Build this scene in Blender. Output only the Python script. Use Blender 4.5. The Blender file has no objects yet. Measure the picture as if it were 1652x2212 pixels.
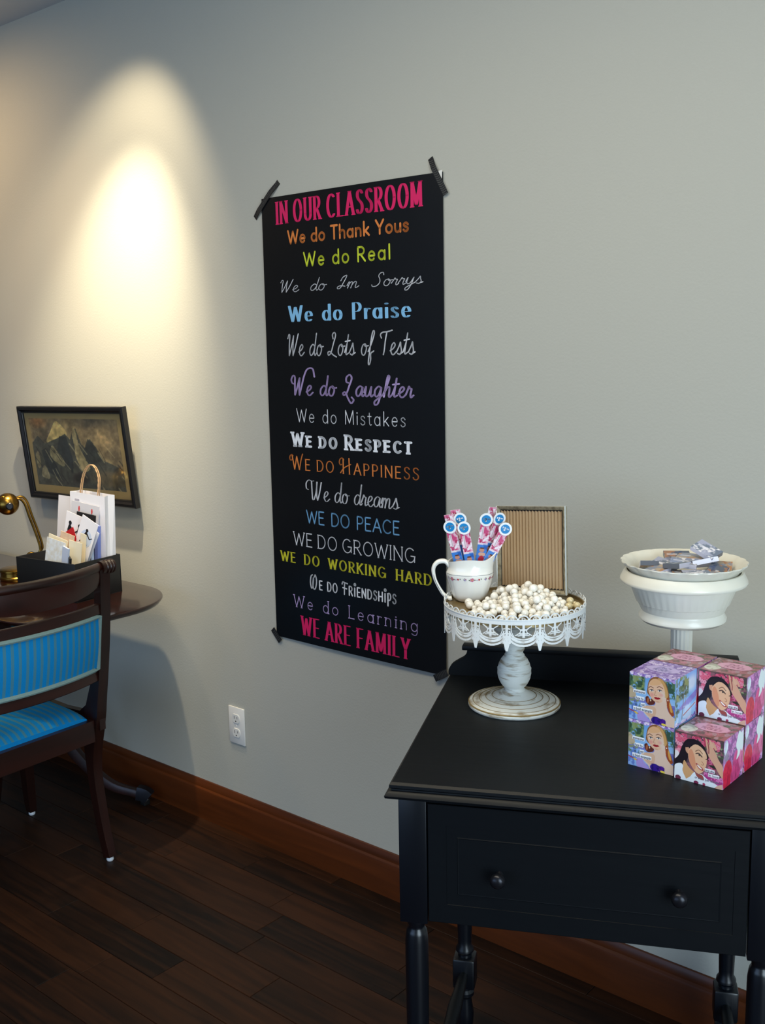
import bpy, bmesh, math, random
import numpy as np
from mathutils import Vector, Matrix
random.seed(7); RNG = np.random.default_rng(7)
SC = bpy.context.scene
COL = SC.collection
PI = math.pi

# ------------------------------------------------------------------ camera
cam_d = bpy.data.cameras.new('camera'); cam = bpy.data.objects.new('camera', cam_d); COL.objects.link(cam)
cam_d.sensor_fit = 'VERTICAL'; cam_d.sensor_height = 24.0
cam_d.lens = 2249.43 / 2212.0 * 24.0
cam_d.clip_start = 0.02
yaw, pitch, roll = math.radians(-40.63015), math.radians(9.08411), math.radians(-1.06312)
fw = Vector((math.sin(yaw)*math.cos(pitch), math.cos(yaw)*math.cos(pitch), -math.sin(pitch)))
r0 = Vector((math.cos(yaw), -math.sin(yaw), 0)); u0 = r0.cross(fw)
rt = math.cos(roll)*r0 + math.sin(roll)*u0
up = -math.sin(roll)*r0 + math.cos(roll)*u0
m = Matrix((rt, up, -fw)).transposed().to_4x4(); m.translation = Vector((0, 0, 1.476))
cam.matrix_world = m
SC.camera = cam

# ------------------------------------------------------------------ world, light, exposure
SC.view_settings.view_transform = 'Standard'; SC.view_settings.look = 'None'
SC.view_settings.gamma = 1; SC.view_settings.use_curve_mapping = False
SC.view_settings.exposure = 0.35
world = bpy.data.worlds.new('world'); SC.world = world; world.use_nodes = True
world.node_tree.nodes['Background'].inputs[0].default_value = (0.60, 0.78, 1.0, 1)
world.node_tree.nodes['Background'].inputs[1].default_value = 1.0

def area(name, loc, target, sx, sy, power, color):
    l = bpy.data.lights.new(name, 'AREA'); l.shape = 'RECTANGLE'; l.size = sx; l.size_y = sy
    l.energy = power; l.color = color
    o = bpy.data.objects.new(name, l); COL.objects.link(o); o.location = loc
    o.rotation_euler = (Vector(target)-Vector(loc)).to_track_quat('-Z', 'Z').to_euler()
    return o
def spot(name, loc, target, power, color, cone, blend, radius=0.03):
    l = bpy.data.lights.new(name, 'SPOT'); l.energy = power; l.color = color
    l.spot_size = math.radians(cone); l.spot_blend = blend; l.shadow_soft_size = radius
    o = bpy.data.objects.new(name, l); COL.objects.link(o); o.location = loc
    o.rotation_euler = (Vector(target)-Vector(loc)).to_track_quat('-Z', 'Y').to_euler()
    return o
# daylight through the shop window on the right, a wider glazed front behind, warm ceiling spots
area('daylight_side', (2.45, -0.4, 1.28), (-1.2, 1.05, 0.95), 2.6, 1.7, 80, (0.73, 0.90, 1.0))
area('daylight_front', (-2.2, -3.9, 1.4), (-1.6, 2, 1.1), 3.6, 2.0, 20, (0.26, 0.50, 1.0))
area('ceiling_panel_light', (-1.1, 0.75, 2.54), (-1.1, 0.75, 0), 2.0, 0.5, 23, (1.0, 0.90, 0.68))
spot('ceiling_spot_wall', (-2.47, 1.60, 2.52), (-2.81, 2.0, 1.60), 22, (1.0, 0.82, 0.54), 78, 0.7, 0.02)
spot('ceiling_spot_core', (-2.47, 1.60, 2.52), (-2.90, 2.0, 1.12), 140, (1.0, 0.86, 0.60), 54, 1.0, 0.02)
spot('ceiling_spot_table', (-2.80, 1.30, 2.50), (-2.95, 1.9, 1.1), 22, (1.0, 0.80, 0.54), 80, 1.0, 0.04)
spot('ceiling_spot_left', (-3.75, 1.25, 2.50), (-3.35, 2.0, 1.75), 26, (1.0, 0.68, 0.34), 95, 1.0, 0.05)

# ------------------------------------------------------------------ helpers: colour and materials
def lin(c):
    return tuple((x/12.92 if x <= .04045 else ((x+.055)/1.055)**2.4) for x in c)
def hexc(h):
    return lin(tuple(int(h[i:i+2], 16)/255 for i in (0, 2, 4)))
def mat(name, color, rough=.5, metal=0.0, coat=0.0, bump=None, var=None, trans=0.0, sheen=0.0, spec=None, stretch=None):
    """color hex; bump=(scale,strength); var=(scale, hex2, amount) noise mix; stretch = xyz scale of the noise"""
    mt = bpy.data.materials.new(name); mt.use_nodes = True; nt = mt.node_tree; b = nt.nodes['Principled BSDF']
    c = hexc(color) if isinstance(color, str) else color
    b.inputs['Base Color'].default_value = (*c, 1); b.inputs['Roughness'].default_value = rough
    b.inputs['Metallic'].default_value = metal; b.inputs['Coat Weight'].default_value = coat
    b.inputs['Transmission Weight'].default_value = trans; b.inputs['Sheen Weight'].default_value = sheen
    if spec is not None: b.inputs['Specular IOR Level'].default_value = spec
    tc = nt.nodes.new('ShaderNodeTexCoord'); mp = nt.nodes.new('ShaderNodeMapping')
    nt.links.new(tc.outputs['Object'], mp.inputs[0])
    if stretch: mp.inputs['Scale'].default_value = stretch
    if bump:
        n = nt.nodes.new('ShaderNodeTexNoise'); n.inputs['Scale'].default_value = bump[0]; n.inputs['Detail'].default_value = 3
        bp = nt.nodes.new('ShaderNodeBump'); bp.inputs['Strength'].default_value = bump[1]; bp.inputs['Distance'].default_value = bump[2] if len(bump) > 2 else .002
        nt.links.new(mp.outputs[0], n.inputs[0]); nt.links.new(n.outputs[0], bp.inputs['Height']); nt.links.new(bp.outputs[0], b.inputs['Normal'])
    if var:
        n = nt.nodes.new('ShaderNodeTexNoise'); n.inputs['Scale'].default_value = var[0]; n.inputs['Detail'].default_value = 5
        rp = nt.nodes.new('ShaderNodeValToRGB'); lo, hi = (var[3], var[4]) if len(var) > 3 else (.35, .65)
        rp.color_ramp.elements[0].position = lo; rp.color_ramp.elements[1].position = hi
        rp.color_ramp.elements[0].color = (*c, 1)
        c2 = hexc(var[1]); a = var[2]
        rp.color_ramp.elements[1].color = (*[c[i]*(1-a)+c2[i]*a for i in range(3)], 1)
        nt.links.new(mp.outputs[0], n.inputs[0]); nt.links.new(n.outputs[0], rp.inputs[0]); nt.links.new(rp.outputs[0], b.inputs['Base Color'])
    return mt
def vmat(name, rough=.5, coat=0.0, spec=None):
    mt = bpy.data.materials.new(name); mt.use_nodes = True; nt = mt.node_tree; b = nt.nodes['Principled BSDF']
    a = nt.nodes.new('ShaderNodeVertexColor'); a.layer_name = 'Col'
    nt.links.new(a.outputs[0], b.inputs['Base Color']); b.inputs['Roughness'].default_value = rough; b.inputs['Coat Weight'].default_value = coat
    if spec is not None: b.inputs['Specular IOR Level'].default_value = spec
    return mt

def wood(name, dark, light, rough, axis, scale=6.0, rnd='object', coat=0.0, amp=.6, spec=.5):
    mt = bpy.data.materials.new(name); mt.use_nodes = True; nt = mt.node_tree; b = nt.nodes['Principled BSDF']; N = nt.nodes.new; Lk = nt.links.new
    tc = N('ShaderNodeTexCoord'); mp = N('ShaderNodeMapping'); s = [14, 14, 14]; s[axis] = 1.0
    mp.inputs['Scale'].default_value = s; Lk(tc.outputs['Object'], mp.inputs[0])
    off = N('ShaderNodeVectorMath'); off.operation = 'ADD'
    if rnd == 'island': g = N('ShaderNodeNewGeometry'); rv = g.outputs['Random Per Island']
    else: g = N('ShaderNodeObjectInfo'); rv = g.outputs['Random']
    mu = N('ShaderNodeMath'); mu.operation = 'MULTIPLY'; mu.inputs[1].default_value = 37; Lk(rv, mu.inputs[0])
    Lk(mp.outputs[0], off.inputs[0]); Lk(mu.outputs[0], off.inputs[1])
    n = N('ShaderNodeTexNoise'); n.inputs['Scale'].default_value = scale*.35; n.inputs['Detail'].default_value = 6; n.inputs['Distortion'].default_value = 1.2
    Lk(off.outputs[0], n.inputs[0])
    a = N('ShaderNodeMath'); a.operation = 'MULTIPLY_ADD'; a.inputs[1].default_value = amp; Lk(rv, a.inputs[0])
    a2 = N('ShaderNodeMath'); a2.operation = 'SUBTRACT'; a2.inputs[1].default_value = amp/2; Lk(n.outputs[0], a2.inputs[0]); Lk(a2.outputs[0], a.inputs[2])
    rp = N('ShaderNodeValToRGB'); rp.color_ramp.elements[0].position = .25; rp.color_ramp.elements[1].position = .8
    rp.color_ramp.elements[0].color = (*hexc(dark), 1); rp.color_ramp.elements[1].color = (*hexc(light), 1)
    Lk(a.outputs[0], rp.inputs[0]); Lk(rp.outputs[0], b.inputs['Base Color'])
    bp = N('ShaderNodeBump'); bp.inputs['Strength'].default_value = .12; bp.inputs['Distance'].default_value = .001
    Lk(n.outputs[0], bp.inputs['Height']); Lk(bp.outputs[0], b.inputs['Normal'])
    b.inputs['Roughness'].default_value = rough; b.inputs['Coat Weight'].default_value = coat; b.inputs['Specular IOR Level'].default_value = spec
    return mt

M = {}
M['wall'] = mat('wall_paint', 'b6b5ac', .75, bump=(170, .25, .0015))
M['ceil'] = mat('ceiling_paint', 'c9cbd0', .9)
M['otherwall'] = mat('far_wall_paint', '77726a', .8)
M['plank'] = wood('floor_plank_wood', '130905', '3c200e', .5, 0, 7, 'object', amp=.28, spec=.25)
M['plank_far'] = wood('floor_plank_wood_far', '130905', '3c200e', .5, 0, 7, 'island', amp=.28, spec=.25)
M['gap'] = mat('floor_gap', '0c0806', .9)
M['base'] = wood('baseboard_oak', '3e1c07', '64300e', .38, 0, 5, 'object', amp=.1)
M['black'] = mat('navy_black_paint', '04080d', .48, bump=(9, .25, .0012), stretch=(1, 8, 8), spec=.26)
M['legpaint'] = mat('navy_black_gloss', '050a12', .30, spec=.6)
M['knob'] = mat('dark_bronze', '23242a', .3, .6)
M['mahog'] = wood('mahogany', '160805', '32120a', .36, 1, 4, 'object', coat=.1, amp=.1)
M['mahog_z'] = wood('mahogany_upright', '130604', '2b0f08', .36, 2, 4, 'object', coat=.1, amp=.1)
M['tabletop'] = wood('mahogany_top', '170805', '2a0f09', .18, 0, 4, 'object', coat=.5, amp=.1)
M['poster'] = mat('black_vinyl', '07080b', .36, bump=(5, .25, .006), spec=.45)
M['white'] = mat('white_plastic', 'e6e4e0', .4)
M['dark'] = mat('slot_black', '0a0a0a', .6)
M['brass'] = mat('aged_brass', 'a8823a', .26, 1.0, var=(30, '5c4118', .6))
M['frameblack'] = mat('black_frame', '0e0d10', .3, coat=.3)
M['matboard'] = mat('aged_mat', 'c4ab70', .7, var=(6, 'b09a6c', .5))
M['glass'] = mat('picture_glass', 'ffffff', .02, trans=1.0)
M['boxblack'] = mat('black_card', '0d0f12', .45, bump=(300, .1, .0005))
M['kraft'] = mat('kraft_cord', 'b4906a', .8)
M['paper'] = mat('white_paper', 'eceaf0', .7)
M['paperg'] = mat('grey_paper', 'c9c8d0', .7)
M['cream'] = mat('cream_paper', 'eadfc4', .75)
M['peach'] = mat('peach_paper', 'dcc0a4', .75, var=(60, 'c79f86', .6))
M['redp'] = mat('red_paper', 'b3121c', .6)
M['ink'] = mat('black_ink', '111014', .6)
M['redink'] = mat('red_ink', 'c8484a', .6)
M['greyink'] = mat('grey_ink', 'b0adb8', .6)
M['bluetint'] = mat('pale_blue_paper', 'c6d3ec', .7)
M['bluefold'] = mat('periwinkle_paper', '7f8ed2', .7)
M['ceramic'] = mat('white_ceramic', 'f1efe8', .18, coat=.5)
M['ceramic_old'] = mat('cream_ceramic', 'efece0', .3, coat=.25, var=(8, 'e2d9bf', .5))
M['goldline'] = mat('grey_line', '555049', .4)
M['tin'] = mat('aged_tin', 'a08a5c', .35, .5, var=(14, '6e5a38', .8))
M['lace'] = mat('chippy_white_metal', 'e9ebea', .5, var=(55, '9a8268', .6, .56, .74))
M['chippy'] = mat('chippy_white_wood', 'dee0da', .55, var=(7, '86704a', .8, .52, .66), stretch=(4, 4, 26), bump=(40, .3, .001))
M['pearl'] = mat('pearl', 'f8f5ee', .2, coat=.8, var=(60, 'e6d8b8', .35))
M['pearly'] = mat('yellowed_pearl', 'd9c79a', .25, coat=.7)
M['kcard'] = mat('corrugated_card', 'a28868', .85)
M['fr_gold'] = mat('tarnished_gold', 'a79d84', .5, .45, bump=(260, .6, .001), var=(120, '4a4032', .6, .45, .7))
M['fr_silver'] = mat('silver_edge', 'd7d8d2', .3, .6)
M['turq'] = mat('turquoise_velvet', '0a80c4', .85, spec=.15, bump=(420, .4, .001))
M['teal'] = mat('teal_ground', '42809a', .85, spec=.15, bump=(420, .4, .001))
M['gimp'] = mat('grey_gimp', '76908f', .85, bump=(300, .8, .002))
M['glide'] = mat('nylon_glide', 'dfe3ea', .35)
M['tape'] = mat('washi_tape', '17171a', .5)
M['tapew'] = mat('washi_tape_print', '4c4c48', .5)
M['print'] = vmat('printed_card', .32, .15)
M['engraving'] = vmat('engraved_print', .6)
M['sticker'] = mat('sticker_blue', '1f86c8', .3)
M['stickerw'] = mat('sticker_white', 'f2f4f6', .3)
M['curtainrail'] = mat('dark_metal', '202226', .4, .5)

# ------------------------------------------------------------------ helpers: objects
def link(name, me, parent=None, kind=None, label=None):
    o = bpy.data.objects.new(name, me); COL.objects.link(o)
    if parent is not None: o.parent = parent
    if kind: o['kind'] = kind
    if label: o['label'] = label
    return o
def tag(o, label, cat, group=None):
    o['label'] = label; o['category'] = cat
    if group: o['group'] = group
    return o
def thing(name, loc, rz, label, cat, group=None, rot=None):
    o = link(name, None); o.location = loc; o.rotation_euler = rot if rot else (0, 0, rz); o.empty_display_size = .05
    return tag(o, label, cat, group)
def mesh(name, V, F, mats, fm=None, smooth=False):
    me = bpy.data.meshes.new(name); me.from_pydata([tuple(v) for v in V], [], F)
    for mm in (mats if isinstance(mats, (list, tuple)) else [mats]): me.materials.append(mm)
    if fm is not None: me.polygons.foreach_set('material_index', fm)
    if smooth: me.polygons.foreach_set('use_smooth', [True]*len(me.polygons))
    me.update(); return me
def fix(me):
    bm = bmesh.new(); bm.from_mesh(me); bmesh.ops.recalc_face_normals(bm, faces=bm.faces); bm.to_mesh(me); bm.free(); return me
def shade(me, ang=35):
    me.polygons.foreach_set('use_smooth', [True]*len(me.polygons))
    try: me.set_sharp_from_angle(angle=math.radians(ang))
    except Exception: pass
    return me
class B:
    """gathers primitives into one mesh"""
    def __init__(s): s.V = []; s.F = []; s.m = []
    def add(s, V, F, k=0):
        b = len(s.V); s.V += [tuple(v) for v in V]; s.F += [tuple(i+b for i in f) for f in F]; s.m += [k]*len(F); return s
    def box(s, x0, x1, y0, y1, z0, z1, k=0, bev=0):
        if bev <= 0:
            V = [(x, y, z) for x in (x0, x1) for y in (y0, y1) for z in (z0, z1)]
            return s.add(V, [(0, 1, 3, 2), (4, 6, 7, 5), (0, 4, 5, 1), (2, 3, 7, 6), (0, 2, 6, 4), (1, 5, 7, 3)], k)
        bm = bmesh.new(); bmesh.ops.create_cube(bm, size=1)
        for v in bm.verts: v.co = Vector(((x0+x1)/2+v.co.x*(x1-x0), (y0+y1)/2+v.co.y*(y1-y0), (z0+z1)/2+v.co.z*(z1-z0)))
        bmesh.ops.bevel(bm, geom=bm.edges[:], offset=bev, segments=2, affect='EDGES', profile=.5)
        bm.verts.index_update()
        s.add([v.co for v in bm.verts], [[v.index for v in f.verts] for f in bm.faces], k); bm.free(); return s
    def lathe(s, prof, n=32, c=(0, 0, 0), k=0, rf=None, cap=False):
        V = []; F = []
        for (r, z) in prof:
            for i in range(n):
                a = 2*PI*i/n; rr = r*(rf(a, z) if rf else 1)
                V.append((c[0]+rr*math.cos(a), c[1]+rr*math.sin(a), c[2]+z))
        for j in range(len(prof)-1):
            for i in range(n): F.append((j*n+i, j*n+(i+1) % n, (j+1)*n+(i+1) % n, (j+1)*n+i))
        if cap: F.append(tuple(range(n))[::-1]); F.append(tuple((len(prof)-1)*n+i for i in range(n)))
        return s.add(V, F, k)
    def tube(s, P, r, n=8, k=0, flat=None, closed=False):
        P = [Vector(p) for p in P]; R = r if isinstance(r, (list, tuple)) else [r]*len(P); V = []; F = []; N = len(P)
        t0 = (P[1]-P[0]).normalized(); ref = Vector((0, 0, 1)) if abs(t0.z) < .9 else Vector((1, 0, 0)); u = t0.cross(ref).normalized()
        for i, p in enumerate(P):
            t = ((P[(i+1) % N]-P[i-1]) if (closed or 0 < i < N-1) else (P[1]-P[0] if i == 0 else P[-1]-P[-2])).normalized()
            u = (u-t*u.dot(t)).normalized(); w = t.cross(u)
            for j in range(n):
                a = 2*PI*j/n; V.append(p+(u*math.cos(a)+w*math.sin(a)*(flat or 1))*R[i])
        for i in range(N if closed else N-1):
            for j in range(n): F.append((i*n+j, i*n+(j+1) % n, ((i+1) % N)*n+(j+1) % n, ((i+1) % N)*n+j))
        if not closed: F.append(tuple(range(n))[::-1]); F.append(tuple((N-1)*n+j for j in range(n)))
        return s.add(V, F, k)
    def sweep(s, P, sec, k=0):
        """sec: list of (a,b) pairs or function(i)->list; a along 'side' vector, b along 'up' vector; P list of (pos, side, up)"""
        V = []; F = []
        for i, (p, sd, upv) in enumerate(P):
            q = sec(i) if callable(sec) else sec
            for a, b in q: V.append(Vector(p)+Vector(sd)*a+Vector(upv)*b)
        n = len(q)
        for i in range(len(P)-1):
            for j in range(n): F.append((i*n+j, i*n+(j+1) % n, (i+1)*n+(j+1) % n, (i+1)*n+j))
        F.append(tuple(range(n))[::-1]); F.append(tuple((len(P)-1)*n+j for j in range(n)))
        return s.add(V, F, k)
    def prism(s, poly, f, t0, t1, k=0):
        """poly 2D list; f(a,b,t)->3D"""
        n = len(poly); V = [f(a, b, t0) for a, b in poly]+[f(a, b, t1) for a, b in poly]
        F = [tuple(range(n))[::-1], tuple(range(n, 2*n))]+[(i, (i+1) % n, n+(i+1) % n, n+i) for i in range(n)]
        return s.add(V, F, k)
    def sphere(s, c, r, k=0, n=16, sc=(1, 1, 1)):
        prof = [(math.sin(PI*i/(n//2)), -math.cos(PI*i/(n//2))) for i in range(n//2+1)]
        V = []; F = []; h = n//2
        for (a, z) in prof:
            for i in range(n): V.append((c[0]+r*sc[0]*a*math.cos(2*PI*i/n), c[1]+r*sc[1]*a*math.sin(2*PI*i/n), c[2]+r*sc[2]*z))
        for j in range(h):
            for i in range(n): F.append((j*n+i, j*n+(i+1) % n, (j+1)*n+(i+1) % n, (j+1)*n+i))
        return s.add(V, F, k)
    def me(s, name, mats, smooth=True, ang=35, merge=True):
        me = mesh(name, s.V, s.F, mats, s.m)
        bm = bmesh.new(); bm.from_mesh(me)
        if merge: bmesh.ops.remove_doubles(bm, verts=bm.verts, dist=1e-6)
        bmesh.ops.recalc_face_normals(bm, faces=bm.faces); bm.to_mesh(me); bm.free()
        if smooth: shade(me, ang)
        return me
    def obj(s, name, mats, parent=None, smooth=True, ang=35, kind=None, label=None):
        return link(name, s.me(name, mats, smooth, ang), parent, kind, label)
def spline(pts, n=8, closed=False):
    """Catmull-Rom through tuples"""
    P = [np.array(p, float) for p in pts]; N = len(P); out = []
    for i in range(N if closed else N-1):
        p1, p2 = P[i], P[(i+1) % N]
        p0 = P[i-1] if (closed or i > 0) else 2*p1-p2
        p3 = P[(i+2) % N] if (closed or i+2 < N) else 2*p2-p1
        for k in range(n):
            t = k/n
            out.append(tuple(.5*((2*p1)+(-p0+p2)*t+(2*p0-5*p1+4*p2-p3)*t*t+(-p0+3*p1-3*p2+p3)*t**3)))
    if not closed: out.append(tuple(P[-1]))
    return out
def copy_tree(o, parent=None):
    c = o.copy(); COL.objects.link(c)
    if parent is not None: c.parent = parent
    for ch in list(o.children): copy_tree(ch, c)
    return c

# ------------------------------------------------------------------ stroke lettering
def arc(cx, cy, rx, ry, a0, a1, n=14):
    return [(cx+rx*math.cos(math.radians(a0+(a1-a0)*i/n)), cy+ry*math.sin(math.radians(a0+(a1-a0)*i/n))) for i in range(n+1)]
S = lambda *p: spline(p, 6)
UP = {
 'A': (.72, [[(.36, 1), (.02, 0)], [(.36, 1), (.70, 0)], [(.14, .34), (.58, .34)]]),
 'C': (.72, [arc(.40, .5, .36, .5, 48, 312, 20)]),
 'D': (.72, [[(.06, 0), (.06, 1)], [(.06, 1), (.26, 1)]+arc(.26, .5, .40, .5, 90, -90, 16)+[(.06, 0)]]),
 'E': (.56, [[(.06, 0), (.06, 1)], [(.06, 1), (.50, 1)], [(.06, .52), (.44, .52)], [(.06, 0), (.50, 0)]]),
 'F': (.54, [[(.06, 0), (.06, 1)], [(.06, 1), (.50, 1)], [(.06, .52), (.42, .52)]]),
 'G': (.78, [arc(.40, .5, .36, .5, 48, 345, 22)+[(.73, .45)], [(.46, .45), (.76, .45)], [(.73, .45), (.73, .05)]]),
 'H': (.70, [[(.06, 0), (.06, 1)], [(.64, 0), (.64, 1)], [(.06, .5), (.64, .5)]]),
 'I': (.14, [[(.07, 0), (.07, 1)]]),
 'K': (.64, [[(.06, 0), (.06, 1)], [(.58, 1), (.08, .42)], [(.22, .56), (.62, 0)]]),
 'L': (.50, [[(.06, 0), (.06, 1)], [(.06, 0), (.48, 0)]]),
 'M': (.84, [[(.06, 0), (.08, 1)], [(.08, 1), (.42, .08)], [(.42, .08), (.76, 1)], [(.76, 1), (.78, 0)]]),
 'N': (.72, [[(.06, 0), (.06, 1)], [(.06, 1), (.66, 0)], [(.66, 0), (.66, 1)]]),
 'O': (.82, [arc(.41, .5, .36, .5, 0, 360, 28)]),
 'P': (.58, [[(.06, 0), (.06, 1)], [(.06, 1), (.28, 1)]+arc(.28, .73, .25, .27, 90, -90, 12)+[(.06, .46)]]),
 'R': (.62, [[(.06, 0), (.06, 1)], [(.06, 1), (.28, 1)]+arc(.28, .74, .25, .26, 90, -90, 12)+[(.06, .48)], [(.26, .48), (.60, 0)]]),
 'S': (.56, [S((.50, .86), (.40, .97), (.27, 1.0), (.12, .93), (.08, .77), (.16, .62), (.32, .52), (.47, .40), (.51, .24), (.44, .08), (.28, 0), (.12, .04), (.04, .17))]),
 'T': (.60, [[(.30, 0), (.30, 1)], [(.02, 1), (.58, 1)]]),
 'U': (.70, [[(.07, 1), (.07, .3)], [(.07, .3)]+arc(.35, .28, .28, .28, 180, 360, 14)+[(.63, .3)], [(.63, .3), (.63, 1)]]),
 'W': (1.0, [[(.02, 1), (.26, 0)], [(.26, 0), (.50, .92)], [(.50, .92), (.74, 0)], [(.74, 0), (.98, 1)]]),
 'Y': (.66, [[(.02, 1), (.33, .45)], [(.64, 1), (.33, .45)], [(.33, .45), (.33, 0)]]),
 '$': (.56, [S((.50, .86), (.40, .97), (.27, 1.0), (.12, .93), (.08, .77), (.16, .62), (.32, .52), (.47, .40), (.51, .24), (.44, .08), (.28, 0), (.12, .04), (.04, .17)), [(.28, -.1), (.28, 1.1)]]),
 '2': (.56, [S((.05, .78), (.14, .95), (.30, 1.0), (.47, .9), (.48, .7), (.36, .48), (.04, 0)), [(.04, 0), (.52, 0)]]),
 '9': (.56, [arc(.28, .70, .22, .28, 0, 360, 18), S((.50, .70), (.47, .4), (.36, .12), (.18, 0))]),
 '.': (.20, [arc(.1, .05, .04, .04, 0, 360, 8)]),
 '?': (.5, [S((.05, .8), (.2, 1), (.42, .9), (.4, .65), (.24, .48), (.24, .3)), arc(.24, .05, .03, .03, 0, 360, 8)]),
}
X = .62
LO = {
 'a': (.56, [arc(.27, X/2, .23, X/2, 0, 360, 22), [(.50, X), (.50, 0)]]),
 'b': (.56, [arc(.29, X/2, .23, X/2, 0, 360, 22), [(.06, 1), (.06, 0)]]),
 'd': (.56, [arc(.27, X/2, .23, X/2, 0, 360, 22), [(.50, 1), (.50, 0)]]),
 'e': (.54, [[(.06, X*.52), (.48, X*.52)]+arc(.27, X/2, .22, X/2, 8, 318, 22)]),
 'f': (.36, [S((.36, .96), (.26, 1.0), (.17, .92), (.15, .75), (.15, .4), (.15, 0)), [(.0, X), (.32, X)]]),
 'g': (.56, [arc(.27, X/2, .23, X/2, 0, 360, 22), S((.50, X), (.50, .2), (.49, -.1), (.40, -.27), (.25, -.3), (.08, -.22))]),
 'h': (.54, [[(.06, 1), (.06, 0)], S((.06, .38), (.14, .56), (.28, X), (.43, .54), (.47, .36), (.47, .0))]),
 'i': (.14, [[(.07, X), (.07, 0)], arc(.07, .84, .03, .03, 0, 360, 8)]),
 'j': (.2, [S((.12, X), (.12, 0), (.08, -.22), (-.06, -.28)), arc(.12, .84, .03, .03, 0, 360, 8)]),
 'k': (.50, [[(.06, 1), (.06, 0)], [(.44, X), (.07, .24)], [(.18, .34), (.48, 0)]]),
 'l': (.14, [[(.07, 1), (.07, 0)]]),
 'm': (.84, [[(.06, X), (.06, 0)], S((.06, .38), (.14, .56), (.26, X), (.38, .54), (.42, .36), (.42, .0)), S((.42, .38), (.50, .56), (.62, X), (.74, .54), (.78, .36), (.78, .0))]),
 'n': (.54, [[(.06, X), (.06, 0)], S((.06, .38), (.14, .56), (.28, X), (.43, .54), (.47, .36), (.47, .0))]),
 'o': (.56, [arc(.28, X/2, .24, X/2, 0, 360, 24)]),
 'p': (.56, [arc(.29, X/2, .23, X/2, 0, 360, 22), [(.06, X), (.06, -.3)]]),
 'r': (.34, [[(.06, X), (.06, 0)], S((.06, .36), (.12, .54), (.22, X), (.34, .58))]),
 's': (.44, [S((.38, .50), (.30, .60), (.20, X), (.09, .57), (.06, .47), (.14, .37), (.28, .29), (.38, .2), (.36, .07), (.24, 0), (.12, .01), (.04, .10))]),
 't': (.34, [S((.14, .86), (.14, .4), (.15, .12), (.22, .01), (.32, .04)), [(.0, X), (.30, X)]]),
 'u': (.54, [S((.06, X), (.06, .28), (.12, .06), (.27, 0), (.42, .1), (.48, .3)), [(.48, X), (.48, 0)]]),
 'w': (.72, [[(.02, X), (.18, 0)], [(.18, 0), (.36, X)], [(.36, X), (.54, 0)], [(.54, 0), (.70, X)]]),
 'x': (.5, [[(.04, X), (.46, 0)], [(.46, X), (.04, 0)]]),
 'v': (.5, [[(.04, X), (.25, 0)], [(.25, 0), (.46, X)]]),
 'y': (.50, [[(.03, X), (.26, .02)], [(.48, X), (.26, .02), (.10, -.3)]]),
}
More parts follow.
